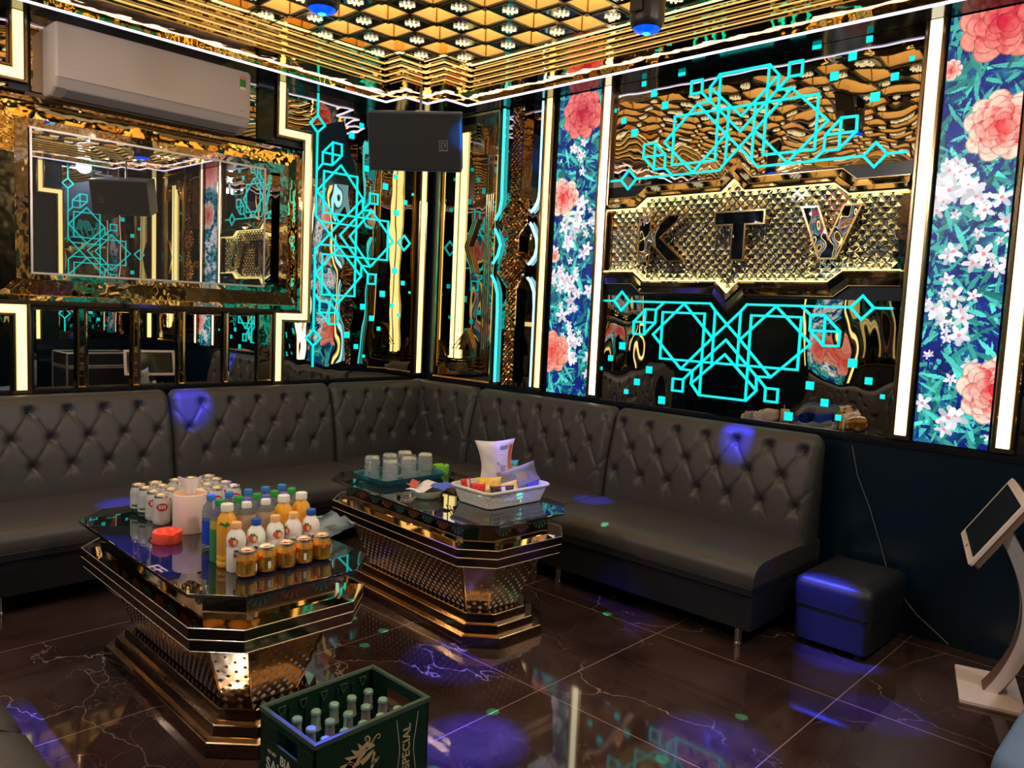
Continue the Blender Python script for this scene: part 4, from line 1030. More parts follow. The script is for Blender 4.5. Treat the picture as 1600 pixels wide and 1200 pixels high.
m_ = MB(); tc_ = (-1.49, -1.60, TZ)
shell(m_, tc_, R(-2), [(0, .190, .130, .03), (.030, .212, .150, .035), (.034, .214, .152, .035), (.032, .205, .143, .033), (.006, .188, .128, .03)], 'tray_teal')
tag(m_.build('serving_tray', smooth=True, angle=40, origin=tc_), 'teal plastic serving tray holding upturned glass mugs', 'tray')
def mug():
    o = proto('glass_mug'); m_ = MB(); n = 24
    prof = [(.041, 0), (.0415, .004), (.040, .012), (.0395, .090), (.037, .112), (.031, .118), (0, .118), (0, .108), (.030, .106), (.0345, .10), (.036, .088), (.0365, .012), (.038, 0), (.041, 0)]
    lathe(m_, prof, (0, 0, 0), 'mug_glass', n); g = merge(m_.build('vessel', o, smooth=True, angle=50))
    m_ = MB()
    for z_ in (.035, .06, .085): lathe(m_, [(.0397, z_-.003), (.0412, z_), (.0397, z_+.003)], (0, 0, 0), 'mug_glass', n)
    m_.build('moulded_ribs', g, smooth=True)
    m_ = MB(); tube(m_, [(.038, 0, .095), (.056, 0, .092), (.066, 0, .078), (.067, 0, .055), (.060, 0, .036), (.038, 0, .028)], .0048, 'mug_glass', 8); m_.build('handle', o, smooth=True)
    return o
mg = mug(); spots = [(-1.622, -1.525, 'leftmost, by the tray corner', -2.4), (-1.500, -1.520, 'second in the back row', .3), (-1.385, -1.505, 'tallest looking one at the back', -.6), (-1.330, -1.615, 'rightmost, next to the green ashtray', .4), (-1.605, -1.660, 'front left', -.7), (-1.470, -1.645, 'front middle', -.6)]
for i, (x, y, lb, rz) in enumerate(spots): place(mg, '', x, y, rz, f'upturned clear glass mug, {lb} on the teal tray', 'glass mug', 'glass mugs on the tray', i == 0, TZ+.0065)
# bowl and papers
m_ = MB(); lathe(m_, [(0, 0), (.045, 0), (.060, .010), (.082, .040), (.085, .043), (.080, .042), (.056, .014), (0, .008)], (-1.66, -2.02, TZ), 'bowl_cream', 32)
tag(merge(m_.build('bowl', smooth=True, origin=(-1.66, -2.02, TZ))), 'shallow cream bowl under loose papers', 'bowl')
def sheet(name, label, cx, cy, z_, hx, hy, rz, nm, tilt=(0, 0), seedv=1, cat='paper'):
    r1 = random.Random(seedv); m_ = MB(); n = 9; vs = []; c, s_ = math.cos(rz), math.sin(rz)
    for i in range(n):
        for j in range(n):
            u, v = (i/(n-1)*2-1), (j/(n-1)*2-1); x, y = u*hx, v*hy
            vs.append((cx+x*c-y*s_, cy+x*s_+y*c, z_+tilt[0]*u+tilt[1]*v+.006*math.sin(3*u+seedv)*math.cos(2.5*v+seedv)+.003*r1.uniform(-1, 1)))
    m_.add(vs, [(i*n+j, (i+1)*n+j, (i+1)*n+j+1, i*n+j+1) for i in range(n-1) for j in range(n-1)], nm)
    o = m_.build(name, smooth=True, angle=80); sm = o.modifiers.new('s', 'SOLIDIFY'); sm.thickness = .001
    return tag(o, label, cat)
sheet('snack_wrapper', 'crumpled whitish paper lying over the cream bowl', -1.66, -2.00, TZ+.052, .09, .05, .3, 'paper', (.006, 0), 2, 'paper')
sheet('leaflet', 'blue tinted paper between bowl and basket', -1.60, -2.075, TZ+.060, .05, .045, .1, 'paper_blue', (.004, .004), 3)
sheet('paper_napkin', 'small reddish printed paper on top of the bowl papers', -1.69, -1.955, TZ+.064, .045, .025, .6, 'paper_red', (.004, 0), 4)
# basket
BC = (-1.412, -2.278, TZ); BR = R(-3)
def basket():
    o = thing('snack_basket', BC, 'white slotted plastic basket heaped with snack bags', 'basket')
    m_ = MB(); cr, sr = math.cos(BR), math.sin(BR); W_ = lambda x, y, z_: (BC[0]+x*cr-y*sr, BC[1]+x*sr+y*cr, BC[2]+z_)
    b0, b1 = rrect(.175, .115, .03, 4), rrect(.203, .140, .035, 4); n = len(b0)
    # slotted wall: vertical ribs and rings
    per = [0]
    for i in range(n): per.append(per[-1]+math.dist(b1[i], b1[(i+1) % n]))
    tot = per[-1]; cnt = 132
    def on(b, t):
        t *= tot
        for i in range(n):
            if t <= per[i+1]+1e-9:
                f = (t-per[i])/(per[i+1]-per[i]+1e-9); return (b[i][0]+(b[(i+1) % n][0]-b[i][0])*f, b[i][1]+(b[(i+1) % n][1]-b[i][1])*f)
    def at(t, z_, out=0):
        p0, p1 = on(b0, t % 1), on(b1, t % 1); k = z_/.085; x = p0[0]+(p1[0]-p0[0])*k; y = p0[1]+(p1[1]-p0[1])*k; L_ = math.hypot(x, y); return W_(x*(1+out/L_), y*(1+out/L_), z_)
    for k in range(cnt):
        t0, t1 = k/cnt, (k+.55)/cnt
        m_.add([at(t0, .010), at(t1, .010), at(t1, .076), at(t0, .076), at(t0, .010, -.003), at(t1, .010, -.003), at(t1, .076, -.003), at(t0, .076, -.003)], [(0, 1, 2, 3), (7, 6, 5, 4), (0, 3, 7, 4), (1, 5, 6, 2)], 'basket_white')
    for za, zb in ((.004, .014), (.030, .034), (.050, .054), (.070, .080)):
        vs = [at(k/cnt, za, .0006) for k in range(cnt)]+[at(k/cnt, zb, .0006) for k in range(cnt)]+[at(k/cnt, zb, -.0035) for k in range(cnt)]+[at(k/cnt, za, -.0035) for k in range(cnt)]
        m_.add(vs, [(q*cnt+k, q*cnt+(k+1) % cnt, ((q+1) % 4)*cnt+(k+1) % cnt, ((q+1) % 4)*cnt+k) for q in range(4) for k in range(cnt)], 'basket_white')
    m_.add([W_(x*.99, y*.99, .006) for x, y in b0]+[W_(x*.99, y*.99, .003) for x, y in b0], [tuple(range(n)), tuple(range(2*n-1, n-1, -1))], 'basket_white')
    m_.build('slotted_wall', o)
    m_ = MB(); tube(m_, [at(k/60, .083, .005) for k in range(60)], .0075, 'basket_white', 8, True); m_.build('rim', o, smooth=True)
    for sx in (-1, 1):
        for sy in (-1, 1):
            m_ = MB(); lathe(m_, [(0, 0), (.008, 0), (.009, .005), (0, .005)], W_(sx*.14, sy*.09, 0), 'cable', 10); m_.build('foot', o)
    return o
basket()
def pillow(name, label, c, w_, h_, th, ax, up, mats, cat='snack bag', dec=None, pinch=.35, ears=.0):
    """sealed bag: ax = width direction, up = height direction (unit vectors)"""
    ax = Vector(ax).normalized(); up = Vector(up).normalized(); up = (up-ax*up.dot(ax)).normalized(); nr = ax.cross(up); c = Vector(c)
    m_ = MB(); n = 15; r1 = random.Random(hash(label) % 999 if False else len(label)); F = []; Bk = []
    for i in range(n):
        for j in range(n):
            u, v = i/(n-1)*2-1, j/(n-1)*2-1
            t = th*(max(0, 1-u**4)*max(0, 1-v**4))**.6*(1+.16*math.sin(u*7+v*3)*math.cos(v*6))
            x = u*w_/2*(1-pinch*.25*(1-v*v)+ears*abs(v)); y = v*h_/2*(1-.06*(1-u*u)+ears*.6*abs(u)*abs(v))
            p = c+ax*x+up*y
            F.append(p+nr*(t/2+.0006)); Bk.append(p-nr*(t/2+.0006))
    fs = [(i*n+j, (i+1)*n+j, (i+1)*n+j+1, i*n+j+1) for i in range(n-1) for j in range(n-1)]
    half_ = mats if isinstance(mats, (list, tuple)) else (mats, mats)
    m_.add(F, fs, half_[0]); m_.add(Bk, [f[::-1] for f in fs], half_[1])
    o = thing(name, c-up*h_/2, label, cat); b = merge(m_.build('pouch', o, smooth=True, angle=80))
    if dec:
        m_ = MB()
        for (u0, u1, v0, v1, nm2) in dec:
            k = 5; vs = []
            for i in range(k):
                for j in range(k):
                    u = u0+(u1-u0)*i/(k-1); v = v0+(v1-v0)*j/(k-1)
                    t = th*(max(0, 1-u**4)*max(0, 1-v**4))**.6*(1+.16*math.sin(u*7+v*3)*math.cos(v*6))
                    x = u*w_/2*(1-pinch*.25*(1-v*v)+ears*abs(v)); y = v*h_/2*(1-.06*(1-u*u)+ears*.6*abs(u)*abs(v)); vs.append(c+ax*x+up*y+nr*(t/2+.002))
            m_.add(vs, [(i*k+j, (i+1)*k+j, (i+1)*k+j+1, i*k+j+1) for i in range(k-1) for j in range(k-1)], nm2)
        m_.build('print', o, smooth=True)
    return o
view = Vector((.66, -.75, 0))       # direction across the view, to the right
dec = [(.05, .9, -.95, .9, 'bag_white'), (.12, .55, .25, .45, 'bag_cream'), (.2, .45, .30, .42, 'bag_orange'), (.35, .8, .60, .82, 'ink')]
dec += [(.08, .75-.08*(k % 3), -.62+k*.085, -.595+k*.085, 'ink') for k in range(9)] + [(.78, .97, -.75, .80, 'bag_orange')]
dec[3] = (.30, .34, .62, .80, 'ink'); dec += [(.38+.06*k, .41+.06*k, .62, .80, 'ink') for k in range(6)]
pillow('snack_bag', 'large white snack bag standing upright with printed back and orange edge', (-1.355, -2.185, TZ+.160), .19, .240, .05, view+Vector((0, 0, .10)), (-.02, .1, 1), ('bag_white', 'bag_white'), dec=dec, pinch=.9, ears=.06)
pillow('snack_bag', 'teal and yellow snack packet leaning behind the clear bag', (-1.270, -2.20, TZ+.115), .085, .12, .035, view, (.1, .1, 1), ('bag_teal', 'bag_cream'), dec=[(-.9, -.1, -.9, -.1, 'bag_blue'), (-.2, .8, 0, .5, 'bag_cream')])
pillow('snack_bag', 'dark purple snack packet behind the teal one', (-1.24, -2.12, TZ+.105), .10, .13, .03, view, (0, .2, 1), ('bag_dark', 'bag_dark'))
pillow('snack_bag', 'greyish see-through bag with brown food, leaning to the right over the basket rim', (-1.295, -2.285, TZ+.105), .20, .12, .035, view+Vector((.1, 0, .42)), (-.55, .1, 1), ('bag_film', 'bag_film'), dec=[(-.1, .45, -.3, .5, 'tissue_lid')])
pillow('snack_bag', 'yellow snack packet lying at the front left of the basket', (-1.490, -2.275, TZ+.082), .12, .09, .035, view+Vector((0, 0, .08)), (.1, .5, .8), ('bag_yellow', 'bag_yellow'), dec=[(-.3, .1, -.6, .1, 'bag_cream')])
pillow('snack_bag', 'second yellow packet in front of the upright white bag', (-1.425, -2.335, TZ+.070), .11, .07, .03, view+Vector((.2, 0, .3)), (.1, .4, .8), ('bag_yellow', 'bag_yellow'))
pillow('snack_bag', 'brown shiny snack packet at the front corner of the basket', (-1.48, -2.355, TZ+.068), .12, .06, .03, view+Vector((.3, 0, .1)), (0, .4, .9), ('bag_brown', 'bag_brown'), dec=[(-.1, .25, -.8, .8, 'bag_white')])
pillow('snack_bag', 'small red and white snack packet at the left end of the basket', (-1.565, -2.195, TZ+.083), .05, .065, .02, view+Vector((0, 0, .2)), (0, .1, 1), ('bag_red', 'bag_red'), dec=[(.3, .8, -.8, .8, 'bag_white')])
pillow('snack_bag', 'second small red packet lying beside the yellow one', (-1.545, -2.255, TZ+.075), .07, .045, .02, view, (0, .4, .9), ('bag_red', 'bag_red'))
pillow('snack_bag', 'violet printed packet at the right end of the basket', (-1.235, -2.33, TZ+.080), .06, .06, .02, view, (0, .3, .9), ('cap_purple', 'bag_white'))

# ------------------------------------------------------------------ beer crate
CX0, CX1, CY0, CY1, CH = -2.962, -2.548, -3.095, -2.80, .285
o = thing('beer_crate', ((CX0+CX1)/2, (CY0+CY1)/2, 0), 'dark green plastic beer crate full of bottles in the foreground', 'beer crate')
m_ = MB(); t = .008
for (x0, y0_, x1, y1_) in ((CX0, CY0, CX1, CY0+t), (CX0, CY1-t, CX1, CY1), (CX1-t, CY0, CX1, CY1)):
    long_ = (x1-x0) > .1
    if long_: box(m_, (x0, y0_, .0), (x1, y1_, CH), 'crate_green')
    else:
        box(m_, (x0, y0_, 0), (x1, y1_, .17), 'crate_green'); box(m_, (x0, y0_, .245), (x1, y1_, CH), 'crate_green')
        box(m_, (x0, y0_, .17), (x1, (CY0+CY1)/2-.06, .245), 'crate_green'); box(m_, (x0, (CY0+CY1)/2+.06, .17), (x1, y1_, .245), 'crate_green')
box(m_, (CX0, CY0, 0), (CX0+t, CY1, .20), 'crate_green'); box(m_, (CX0, CY0, .25), (CX0+t, CY1, CH), 'crate_green')
box(m_, (CX0, CY0, .20), (CX0+t, -3.005, .25), 'crate_green'); box(m_, (CX0, -2.893, .20), (CX0+t, CY1, .25), 'crate_green')
box(m_, (CX0, CY0, 0), (CX1, CY1, .008), 'crate_green')
for k in range(7):       # inner corrugation ribs
    x = CX0+.03+k*.058; box(m_, (x, CY1-t-.006, .01), (x+.012, CY1-t, CH-.03), 'crate_green'); box(m_, (x, CY0+t, .01), (x+.012, CY0+t+.006, CH-.03), 'crate_green')
m_.build('walls', o, bevel=.002)
m_ = MB(); band(m_, lambda a, z_, d: (a, z_, d), [(CX0, CY0), (CX1, CY0), (CX1, CY1), (CX0, CY1)], -.003, .012, [(0, CH-.012), (0, CH+.002), (.3, CH+.004), (.8, CH+.003), (1, CH-.004)], 'crate_rim', True); m_.build('rim', o)
for k in range(5):       # triangular marks along the inside
    m_ = MB()
    x = CX0+.05+k*.075; f3 = lambda a, z_, d: (a, CY1-t-d, z_)
    for p, q in (((x, CH-.02), (x+.026, CH-.02)), ((x+.026, CH-.02), (x+.013, CH-.05)), ((x+.013, CH-.05), (x, CH-.02))): seg(m_, f3, p, q, .003, .006, .009, 'crate_rim', .001)
    m_.build('triangle_mark', o)
m_ = MB()
def face_text(txt, size, a, z_, nm, rot=0, bold=.0):      # on the y = CY0 face, reading left to right = +x
    vs, fs = text_mesh(txt, size, .0003, bold=bold); c, s_ = math.cos(rot), math.sin(rot)
    m_.add([(a+v[0]*c-v[1]*s_, CY0-.0006-v[2], z_+v[0]*s_+v[1]*c) for v in vs], fs, nm)
face_text('SPECIAL', .041, -2.634, .155, 'crate_gold', PI/2, .0006)
for sg in (-1, 1):
    f4 = lambda a, z_, d: (a, CY0-d, z_)
    pts = [(-2.634+sg*.042, .255), (-2.634+sg*.028, .165), (-2.634+sg*.028, .135), (-2.634+sg*.042, .04)]
    for p, q in zip(pts, pts[1:]): seg(m_, f4, p, q, .0016, .0002, .0012, 'crate_white')
m_.build('side_lettering', o)
m_ = MB()
def dragon(m_, ox, oz, k):
    f4 = lambda a, z_, d: (ox+a*k, CY0-d, oz+z_*k)
    def poly(p, nm='crate_gold'): prism(m_, f4, p, .0003, .0013, nm)
    def curve(pts, wds, nm='crate_gold', d=.0014):
        P = [Vector(p) for p in pts]; L_ = []; R_ = []
        for i, p in enumerate(P):
            t = (P[min(i+1, len(P)-1)]-P[max(i-1, 0)]).normalized(); n_ = Vector((-t.y, t.x))*wds[i]/2; L_.append(p+n_); R_.append(p-n_)
        for i in range(len(P)-1): prism(m_, f4, [tuple(L_[i]), tuple(R_[i]), tuple(R_[i+1]), tuple(L_[i+1])], .0003, d, nm)
    bd = [(.70, .80), (.60, .80), (.52, .73), (.50, .64), (.57, .56), (.70, .50), (.76, .42), (.72, .33), (.60, .29), (.50, .27), (.46, .20), (.52, .13), (.66, .11), (.80, .14)]
    curve(bd, [.09, .13, .14, .14, .13, .13, .12, .12, .11, .10, .09, .08, .06, .02])
    poly([(.60, .87), (.68, .93), (.76, .97), (.80, 1.00), (.83, .97), (.90, .93), (.92, .90), (.88, .89), (.80, .88), (.77, .85), (.70, .80), (.60, .78)])      # upper head and snout
    poly([(.70, .79), (.78, .81), (.83, .84), (.89, .86), (.88, .81), (.82, .76), (.74, .73)]); poly([(.90, .86), (.93, .80), (.90, .74), (.87, .70), (.885, .77)])      # jaw and beard
    for (x, z_, l_, a_) in ((.72, .95, .07, 2.1), (.66, .91, .09, 2.4), (.60, .87, .11, 2.7), (.55, .81, .12, 2.9), (.50, .75, .12, 3.1), (.48, .68, .10, 3.3), (.48, .61, .09, 3.5)):       # flame-like mane
        curve([(x+.06, z_-.04), (x, z_-.01), (x+l_*.55*math.cos(a_), z_+l_*.55*math.sin(a_)-.01), (x+l_*math.cos(a_+.25), z_+l_*math.sin(a_+.25)+.02)], [.075, .06, .035, .004])
    curve([(.83, .97), (.84, 1.02), (.81, 1.06), (.77, 1.05), (.77, 1.02), (.80, 1.02)], [.022, .02, .018, .016, .012, .008]); curve([(.87, .95), (.91, 1.0), (.95, 1.03), (.99, 1.01), (.98, .97), (.95, .98)], [.02, .018, .016, .014, .012, .008])
    for (bx_, bz_, dx, dz) in ((.72, .52, .18, .16), (.52, .60, -.15, .06), (.74, .33, .22, .04), (.50, .24, -.15, -.05)):       # four legs with claws
        curve([(bx_, bz_), (bx_+dx*.6, bz_+dz*.2), (bx_+dx, bz_+dz)], [.07, .05, .035])
        for q in (-.06, -.02, .02, .06): curve([(bx_+dx, bz_+dz), (bx_+dx*1.15+q*.5, bz_+dz+.04-abs(q)*.3), (bx_+dx*1.15+q, bz_+dz+.075-abs(q)*.3)], [.025, .02, .004])
    for i in range(12):      # belly lines and scales
        a, b_ = Vector(bd[i+1]), Vector(bd[min(i+2, 13)]); t_ = (b_-a).normalized(); n_ = Vector((-t_.y, t_.x))
        for f_ in (.15, .6): 
            c_ = a.lerp(b_, f_); curve([tuple(c_-n_*.045+t_*.015), tuple(c_-t_*.006), tuple(c_+n_*.045+t_*.015)], [.005, .009, .005], 'tissue_lid', .0018)
    poly([(.77, .915), (.80, .925), (.82, .91), (.79, .90)], 'crate_green')
dragon(m_, -2.985, -.018, .25); m_.build('dragon_emblem', o)
m_ = MB()
def left_text(txt, size, y_, z_, bold=0):      # on the x = CX0 face, reading towards -y
    vs, fs = text_mesh(txt, size, .0003, bold=bold, align='LEFT'); m_.add([(CX0-.0006-v[2], y_-v[0], z_+v[1]) for v in vs], fs, 'crate_white')
left_text('BIA', .040, -2.916, .163, .0008); left_text('SAIGON', .054, -2.838, .124, .0010); left_text('ĐẶC BIỆT', .011, -2.846, .166)
m_.build('end_lettering', o)
def beer_bottle():
    o = proto('beer_bottle'); m_ = MB()
    lathe(m_, [(0, 0), (.029, 0), (.031, .004), (.031, .125), (.028, .150), (.017, .180), (.0145, .190)], (0, 0, 0), 'bottle_green', 20); merge(m_.build('glass', o, smooth=True))
    m_ = MB(); lathe(m_, [(.0175, .178), (.0150, .192), (.0135, .222), (.0148, .226), (.0148, .232)], (0, 0, 0), 'foil', 20); merge(m_.build('foil_neck', o, smooth=True))
    m_ = MB(); n = 24; vs = []
    for rr, zz in ((.0160, .230), (.0155, .237), (.0130, .240)): vs += [((rr+(.0006 if k % 2 else 0))*math.cos(2*PI*k/n), (rr+(.0006 if k % 2 else 0))*math.sin(2*PI*k/n), zz) for k in range(n)]
    m_.add(vs, [(q*n+k, q*n+(k+1) % n, (q+1)*n+(k+1) % n, (q+1)*n+k) for q in (0, 1) for k in range(n)]+[tuple(range(2*n, 3*n))], 'crown_cap'); m_.build('crown_cap', o, smooth=True)
    return o
bb = beer_bottle(); k = 0
for j in range(3):
    for i in range(5):
        x = -2.880+i*.066; y = -3.025+j*.077
        place(bb, '', x, y, 0, f'green beer bottle with silver foil neck, {cn[i]} in the {["front", "middle", "back"][j]} row of the crate', 'beer bottle', 'beer bottles in the crate', k == 0, .008); k += 1

# ------------------------------------------------------------------ touch screen stand
A_ = Vector((-.279, -4.010, .62)); B_ = Vector((-.787, -4.160, .62)); D_ = Vector((-.231, -4.173, .895))
e1 = (A_-B_).normalized(); e2 = (D_-A_); e2 = (e2-e1*e2.dot(e1)).normalized(); nr = e2.cross(e1); 
if nr.y < 0: nr = -nr
o = thing('touch_screen_kiosk', (-.41, -4.20, 0), 'white touch screen on a bowed stand at the right wall', 'touch screen stand')
Wp, Hp = .53, .32; c0_ = (A_+B_)/2+e2*Hp/2
def slab(mb, w_, h_, d0, d1, nm, r_=.012):
    p = rrect(w_/2, h_/2, r_, 4); n = len(p); vs = [c0_+e1*x+e2*y+nr*d0 for x, y in p]+[c0_+e1*x+e2*y+nr*d1 for x, y in p]
    mb.add(vs, [tuple(range(n)), tuple(range(2*n-1, n-1, -1))]+[(i, (i+1) % n, n+(i+1) % n, n+i) for i in range(n)], nm)
m_ = MB(); slab(m_, Wp, Hp, -.012, 0, 'kiosk_white'); slab(m_, Wp-.01, Hp-.01, -.035, -.012, 'kiosk_brown'); m_.build('screen_housing', o)
m_ = MB(); slab(m_, Wp-.06, Hp-.06, 0, .0015, 'kiosk_screen', .004); m_.build('screen', o)
m_ = MB(); q = c0_-e2*(Hp/2-.015); prism(m_, lambda a, z_, d: tuple(q+e1*a+e2*z_+nr*d), ellipse(.012, .007, 12), 0, .001, 'badge'); m_.build('home_button', o)
up_ = Vector((0, 0, 1)); n_h = Vector((-e1.y, e1.x, 0)).normalized(); n_h = n_h if n_h.y > 0 else -n_h
base_c = Vector((-.40, -4.195, 0)); top_c = c0_-nr*.035
path = []
for i in range(17):
    t = i/16; p = base_c.lerp(top_c, t); p.z = .012+(top_c.z-.012)*t; p -= n_h*(.125*math.sin(PI*t)**.9)-n_h*.0; path.append(p)
def blade(mb, w_, f0, f1, nm):
    vs = []; n = len(path)
    for i, p in enumerate(path):
        tg = (path[min(i+1, n-1)]-path[max(i-1, 0)]).normalized(); nn = tg.cross(e1).normalized(); nn = nn if nn.y > 0 else -nn; ww = w_*(1-.25*i/n)
        vs += [p+e1*ww/2+nn*f0, p-e1*ww/2+nn*f0, p-e1*ww/2+nn*f1, p+e1*ww/2+nn*f1]
    mb.add(vs, [(i*4+k, i*4+(k+1) % 4, (i+1)*4+(k+1) % 4, (i+1)*4+k) for i in range(n-1) for k in range(4)]+[(0, 1, 2, 3), tuple((n-1)*4+k for k in range(4))], nm)
m_ = MB(); blade(m_, .085, -.028, .028, 'kiosk_brown'); m_.build('arm_core', o, smooth=True)
m_ = MB()
for sg in (-1, 1):
    vs = []; n = len(path)
    for i, p in enumerate(path):
        tg = (path[min(i+1, n-1)]-path[max(i-1, 0)]).normalized(); nn = tg.cross(e1).normalized(); nn = nn if nn.y > 0 else -nn; ww = .085*(1-.25*i/n)/2+.001; hh = .020+.010*math.sin(PI*i/n)
        vs += [p+e1*ww*sg+nn*hh, p+e1*ww*sg-nn*hh, p+e1*(ww+.003)*sg-nn*hh, p+e1*(ww+.003)*sg+nn*hh]
    m_.add(vs, [(i*4+k, i*4+(k+1) % 4, (i+1)*4+(k+1) % 4, (i+1)*4+k) for i in range(n-1) for k in range(4)]+[(0, 1, 2, 3), tuple((n-1)*4+k for k in range(4))], 'kiosk_white')
m_.build('arm_side_panels', o, smooth=True)
m_ = MB(); p = rrect(.19, .115, .012, 3); vs = []
for z_ in (0, .008): vs += [base_c+e1*x+n_h*y+up_*z_ for x, y in p]
n = len(p); m_.add(vs, [tuple(range(n-1, -1, -1)), tuple(range(n, 2*n))]+[(i, (i+1) % n, n+(i+1) % n, n+i) for i in range(n)], 'kiosk_brown')
vs = []
for z_ in (.008, .020): vs += [base_c+e1*x+n_h*y+up_*z_ for x, y in p]
m_.add(vs, [tuple(range(n-1, -1, -1)), tuple(range(n, 2*n))]+[(i, (i+1) % n, n+(i+1) % n, n+i) for i in range(n)], 'kiosk_white'); m_.build('foot_plate', o)
# thin cable on the wall
m_ = MB(); tube(m_, [(-.012, -3.42, .90), (-.012, -3.46, .75), (-.012, -3.53, .60), (-.012, -3.60, .42), (-.012, -3.66, .25), (-.03, -3.80, .12), (-.03, -3.95, .02)], .0025, 'cable_grey' if 'cable_grey' in M else 'badge', 6)
tag(m_.build('cable', smooth=True), 'thin cable hanging down the dark wall behind the stool', 'cable')

# ------------------------------------------------------------------ speakers and stage lights
def speaker(loc, yaw, label):
    o = thing('loudspeaker', loc, label, 'loudspeaker', None, yaw); o['_o'] = (0, 0, 0)
    o.rotation_euler = (0, 0, yaw)
    # local: front = -y, width x, height z, tilt down
    T = Matrix.Rotation(R(15), 4, 'X')
    def put(mb):
        mb.v = [tuple(T @ Vector(v)) for v in mb.v]; return mb
    w_, h_, d_ = .64, .385, .33
    m_ = MB(); pts = [(-w_/2, -d_/2), (w_/2, -d_/2), (w_/2-.045, d_/2), (-w_/2+.045, d_/2)]
    vs = [(x, y, -h_/2) for x, y in pts]+[(x, y, h_/2) for x, y in pts]
    m_.add(vs, [(3, 2, 1, 0), (4, 5, 6, 7), (0, 1, 5, 4), (1, 2, 6, 5), (2, 3, 7, 6), (3, 0, 4, 7)], 'speaker_side'); put(m_).build('cabinet', o, bevel=.008)
    m_ = MB(); nx, nz = 60, 36; a0, a1, b0, b1 = -w_/2+.012, w_/2-.012, -h_/2+.012, h_/2-.012
    box(m_, (a0, -d_/2-.012, b0), (a1, -d_/2, b1), 'speaker_grille'); put(m_).build('grille', o, bevel=.004)
    m_ = MB(); fx, fz = .20, -.02; box(m_, (fx-.03, -d_/2-.014, fz-.034), (fx+.03, -d_/2-.0125, fz+.034), 'badge'); box(m_, (fx-.026, -d_/2-.0152, fz-.026), (fx+.026, -d_/2-.014, fz+.030), 'speaker_black')
    for p, q in (((-.015, .02), (.0, .02)), ((-.015, 0), (-.002, 0)), ((-.015, -.016), (0, -.016)), ((-.015, .02), (-.015, -.016)), ((.004, .022), (.012, -.014)), ((.020, .022), (.012, -.014))):
        seg(m_, lambda a, z_, d: (fx+a, -d_/2-d, fz+z_), p, q, .004, .0152, .0162, 'badge')
    put(m_).build('badge', o)
    m_ = MB(); tube(m_, [(0, 0, h_/2-.01), (0, .0, h_/2+.20)], .010, 'badge', 10); box(m_, (-.03, -.03, h_/2-.005), (.03, .03, h_/2+.006), 'badge'); m_.build('hanging_rod', o)
    return o
speaker((-.565, -.545, 2.655), R(-45-7), 'black loudspeaker hanging in the room corner')
speaker((-.60, -4.75, 2.62), R(-135), 'black loudspeaker hanging in the corner behind the camera, seen in mirrors')
def stage_light(x, y, zb, label, drum=.075):
    o = thing('stage_light', (x, y, zb), label, 'stage light', 'small moving stage lights under the ceiling'); 
    m_ = MB(); lathe(m_, [(0, .012), (drum*.82, .012), (drum*.95, .03), (drum, .05), (drum, .13), (drum*.9, .19), (drum*.5, .21), (0, .21)], (x, y, zb), 'light_body', 28); merge(m_.build('head', o, smooth=True))
    m_ = MB(); lathe(m_, [(drum*.80, .014), (drum*.7, .004), (drum*.35, -.006), (0, -.008)], (x, y, zb), 'lens_blue', 28); l = merge(m_.build('lens', o, smooth=True))
    m_ = MB(); lathe(m_, [(.018, -.008), (.01, -.013), (0, -.014)], (x, y, zb), 'lens_green', 12); m_.build('centre_lens', l, smooth=True)
    m_ = MB(); 
    for sg in (-1, 1): box(m_, (x+sg*(drum+.012)-.006, y-.03, zb+.06), (x+sg*(drum+.012)+.006, y+.03, zb+.27), 'light_body')
    box(m_, (x-drum-.018, y-.05, zb+.255), (x+drum+.018, y+.05, 3.012), 'light_body'); m_.build('yoke', o, bevel=.004)
    return o
stage_light(-1.180, -2.815, 2.745, 'black stage light with blue lens below the ceiling, right of the middle')
stage_light(-2.185, -1.835, 2.745, 'black stage light with blue lens below the ceiling, left of the middle')
def beam(src, dst, deg, power, col=(.02, .06, 1), r_=.012, blend=.8):
    l = bpy.data.lights.new('beam', 'SPOT'); l.energy = power; l.color = col; l.spot_size = R(deg); l.spot_blend = blend; l.shadow_soft_size = r_
    o = bpy.data.objects.new('beam', l); COL.objects.link(o); o.location = src; o.rotation_euler = (Vector(dst)-Vector(src)).to_track_quat('-Z', 'Y').to_euler(); return o
HR = (-1.18, -2.815, 2.715); HL = (-2.185, -1.835, 2.715)
BL = (.03, .05, 1)
for dst, dg, pw in (((-.16, -2.88, .80), 5, 160), ((-.45, -2.12, .42), 5, 110), ((-.60, -3.55, .25), 6.5, 260), ((-2.28, -3.02, 0), 7, 300), ((-.95, -3.95, 0), 6, 120), ((-1.65, -3.60, 0), 8, 130), ((-2.98, -3.0, .28), 5, 240)):
    beam(HR, dst, dg*1.25, pw*4.2, BL)
for dst, dg, pw in (((-2.0, -.18, .83), 5.5, 150), ((-3.42, -1.95, 0), 9, 190), ((-2.55, -.70, .42), 6, 160), ((-1.9, -2.5, 0), 8, 130), ((-2.46, -1.68, .70), 3, 40), ((-3.3, -2.3, 0), 9, 110), ((-1.0, -2.6, 0), 9, 60)):
    beam(HL, dst, dg*1.25, pw*4.2, BL)
beam(HR, (-.42, -.75, 2.66), 6.5, 260, (0, .25, 1))
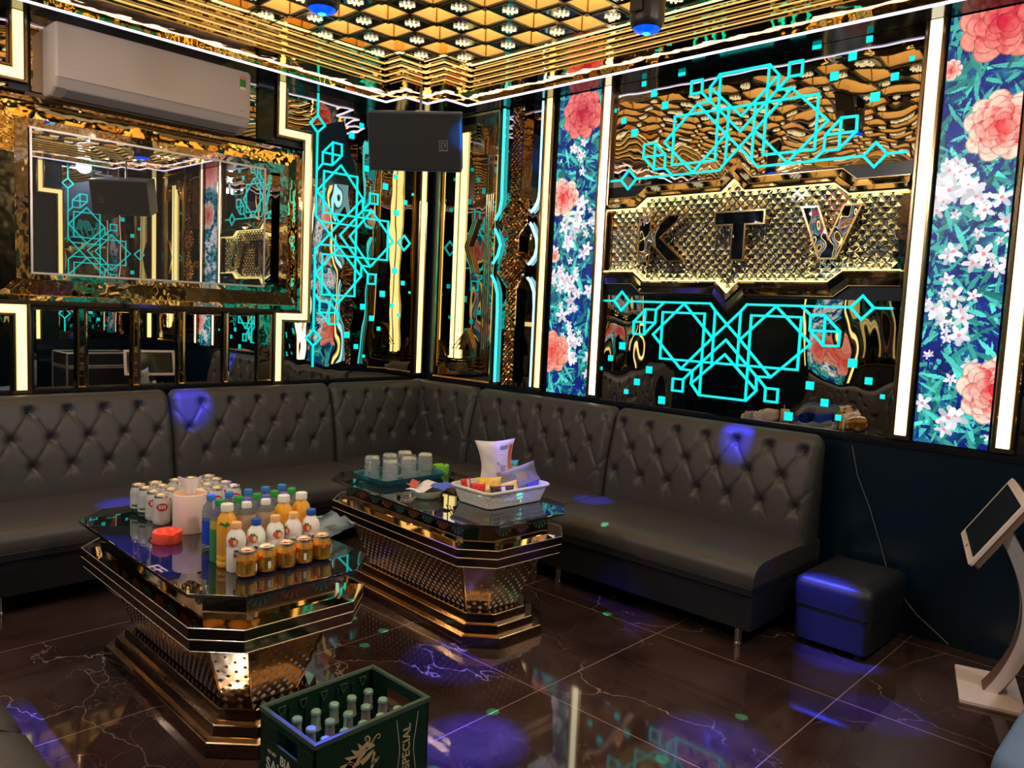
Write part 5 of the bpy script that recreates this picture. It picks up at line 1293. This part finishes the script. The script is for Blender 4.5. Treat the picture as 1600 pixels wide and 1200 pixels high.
for k, (x, y, lb) in enumerate(((-.9, -5.19, 'round fill lamp added at the right end of the soffit behind the camera'), (-2.1, -5.19, 'round fill lamp added nearer the middle of the soffit behind the camera'),
                                (-4.34, -1.1, 'round fill lamp added over the side wall, farthest from the camera'), (-4.34, -2.5, 'round fill lamp added over the middle of the side wall'))):
    o = thing('fill_lamp', (x, y, ZS-.012), lb, 'fill lamp', 'added fill lamps in the soffit')  # fill lamps added out of view to lift the overall brightness
    m_ = MB(); lathe(m_, [(.076, .010), (.086, .0), (.092, .004), (.092, .012)], (x, y, ZS-.012), 'silver_trim', 28); m_.build('trim_ring', o, smooth=True)
    m_ = MB(); lathe(m_, [(.077, .008), (0, .008)], (x, y, ZS-.012), 'fill_lamp_glow', 28); merge(m_.build('lens', o))
    l = bpy.data.lights.new('fill_lamp', 'AREA'); l.shape = 'DISK'; l.size = .15; l.energy = 10.5; l.color = (1, .93, .88)
    q = bpy.data.objects.new('fill_lamp_source', l); COL.objects.link(q); q.location = (x, y, ZS-.02)
    q.rotation_euler = (Vector((XS/2, YB/2, 0.6))-Vector((x, y, ZS))).to_track_quat('-Z', 'Y').to_euler() if k < 2 else (Vector((-1.6, y*.7-.6, .5))-Vector((x, y, ZS))).to_track_quat('-Z', 'Y').to_euler()
rg = random.Random(11)
for k in range(26):          # fine green laser dots
    src = HR if k % 2 else HL; dst = (rg.uniform(-3.4, -.5), rg.uniform(-3.7, -.9), 0)
    beam(src, dst, .30, 700, (.05, 1, .45), .001, .1)


o = thing('flight_case', (-.9, -4.76, 0), 'black flight case with metal edges near the far right corner, seen only in the mirrors', 'equipment case')
m_ = MB(); box(m_, (-1.25, -5.0, .04), (-.55, -4.52, .68), 'case_black'); m_.build('body', o, bevel=.004)
m_ = MB(); box(m_, (-1.25, -5.0, .69), (-.55, -4.52, .84), 'case_black'); m_.build('lid', o, bevel=.004)
m_ = MB()
for z_ in (.05, .675, .695, .835):
    tube(m_, [(-1.25, -5.0, z_), (-.55, -5.0, z_), (-.55, -4.52, z_), (-1.25, -4.52, z_)], .012, 'case_metal', 6, True)
for x, y in ((-1.25, -5.0), (-.55, -5.0), (-.55, -4.52), (-1.25, -4.52)): tube(m_, [(x, y, .05), (x, y, .835)], .012, 'case_metal', 6)
m_.build('metal_edging', o)
for x, y in ((-1.15, -4.9), (-.65, -4.9), (-.65, -4.62), (-1.15, -4.62)):
    m_ = MB(); lathe(m_, [(0, 0), (.025, 0), (.025, .04), (0, .04)], (x, y, 0), 'cable', 12); m_.build('castor', o)

for _o in bpy.data.objects:
    if '_o' in _o: del _o['_o']
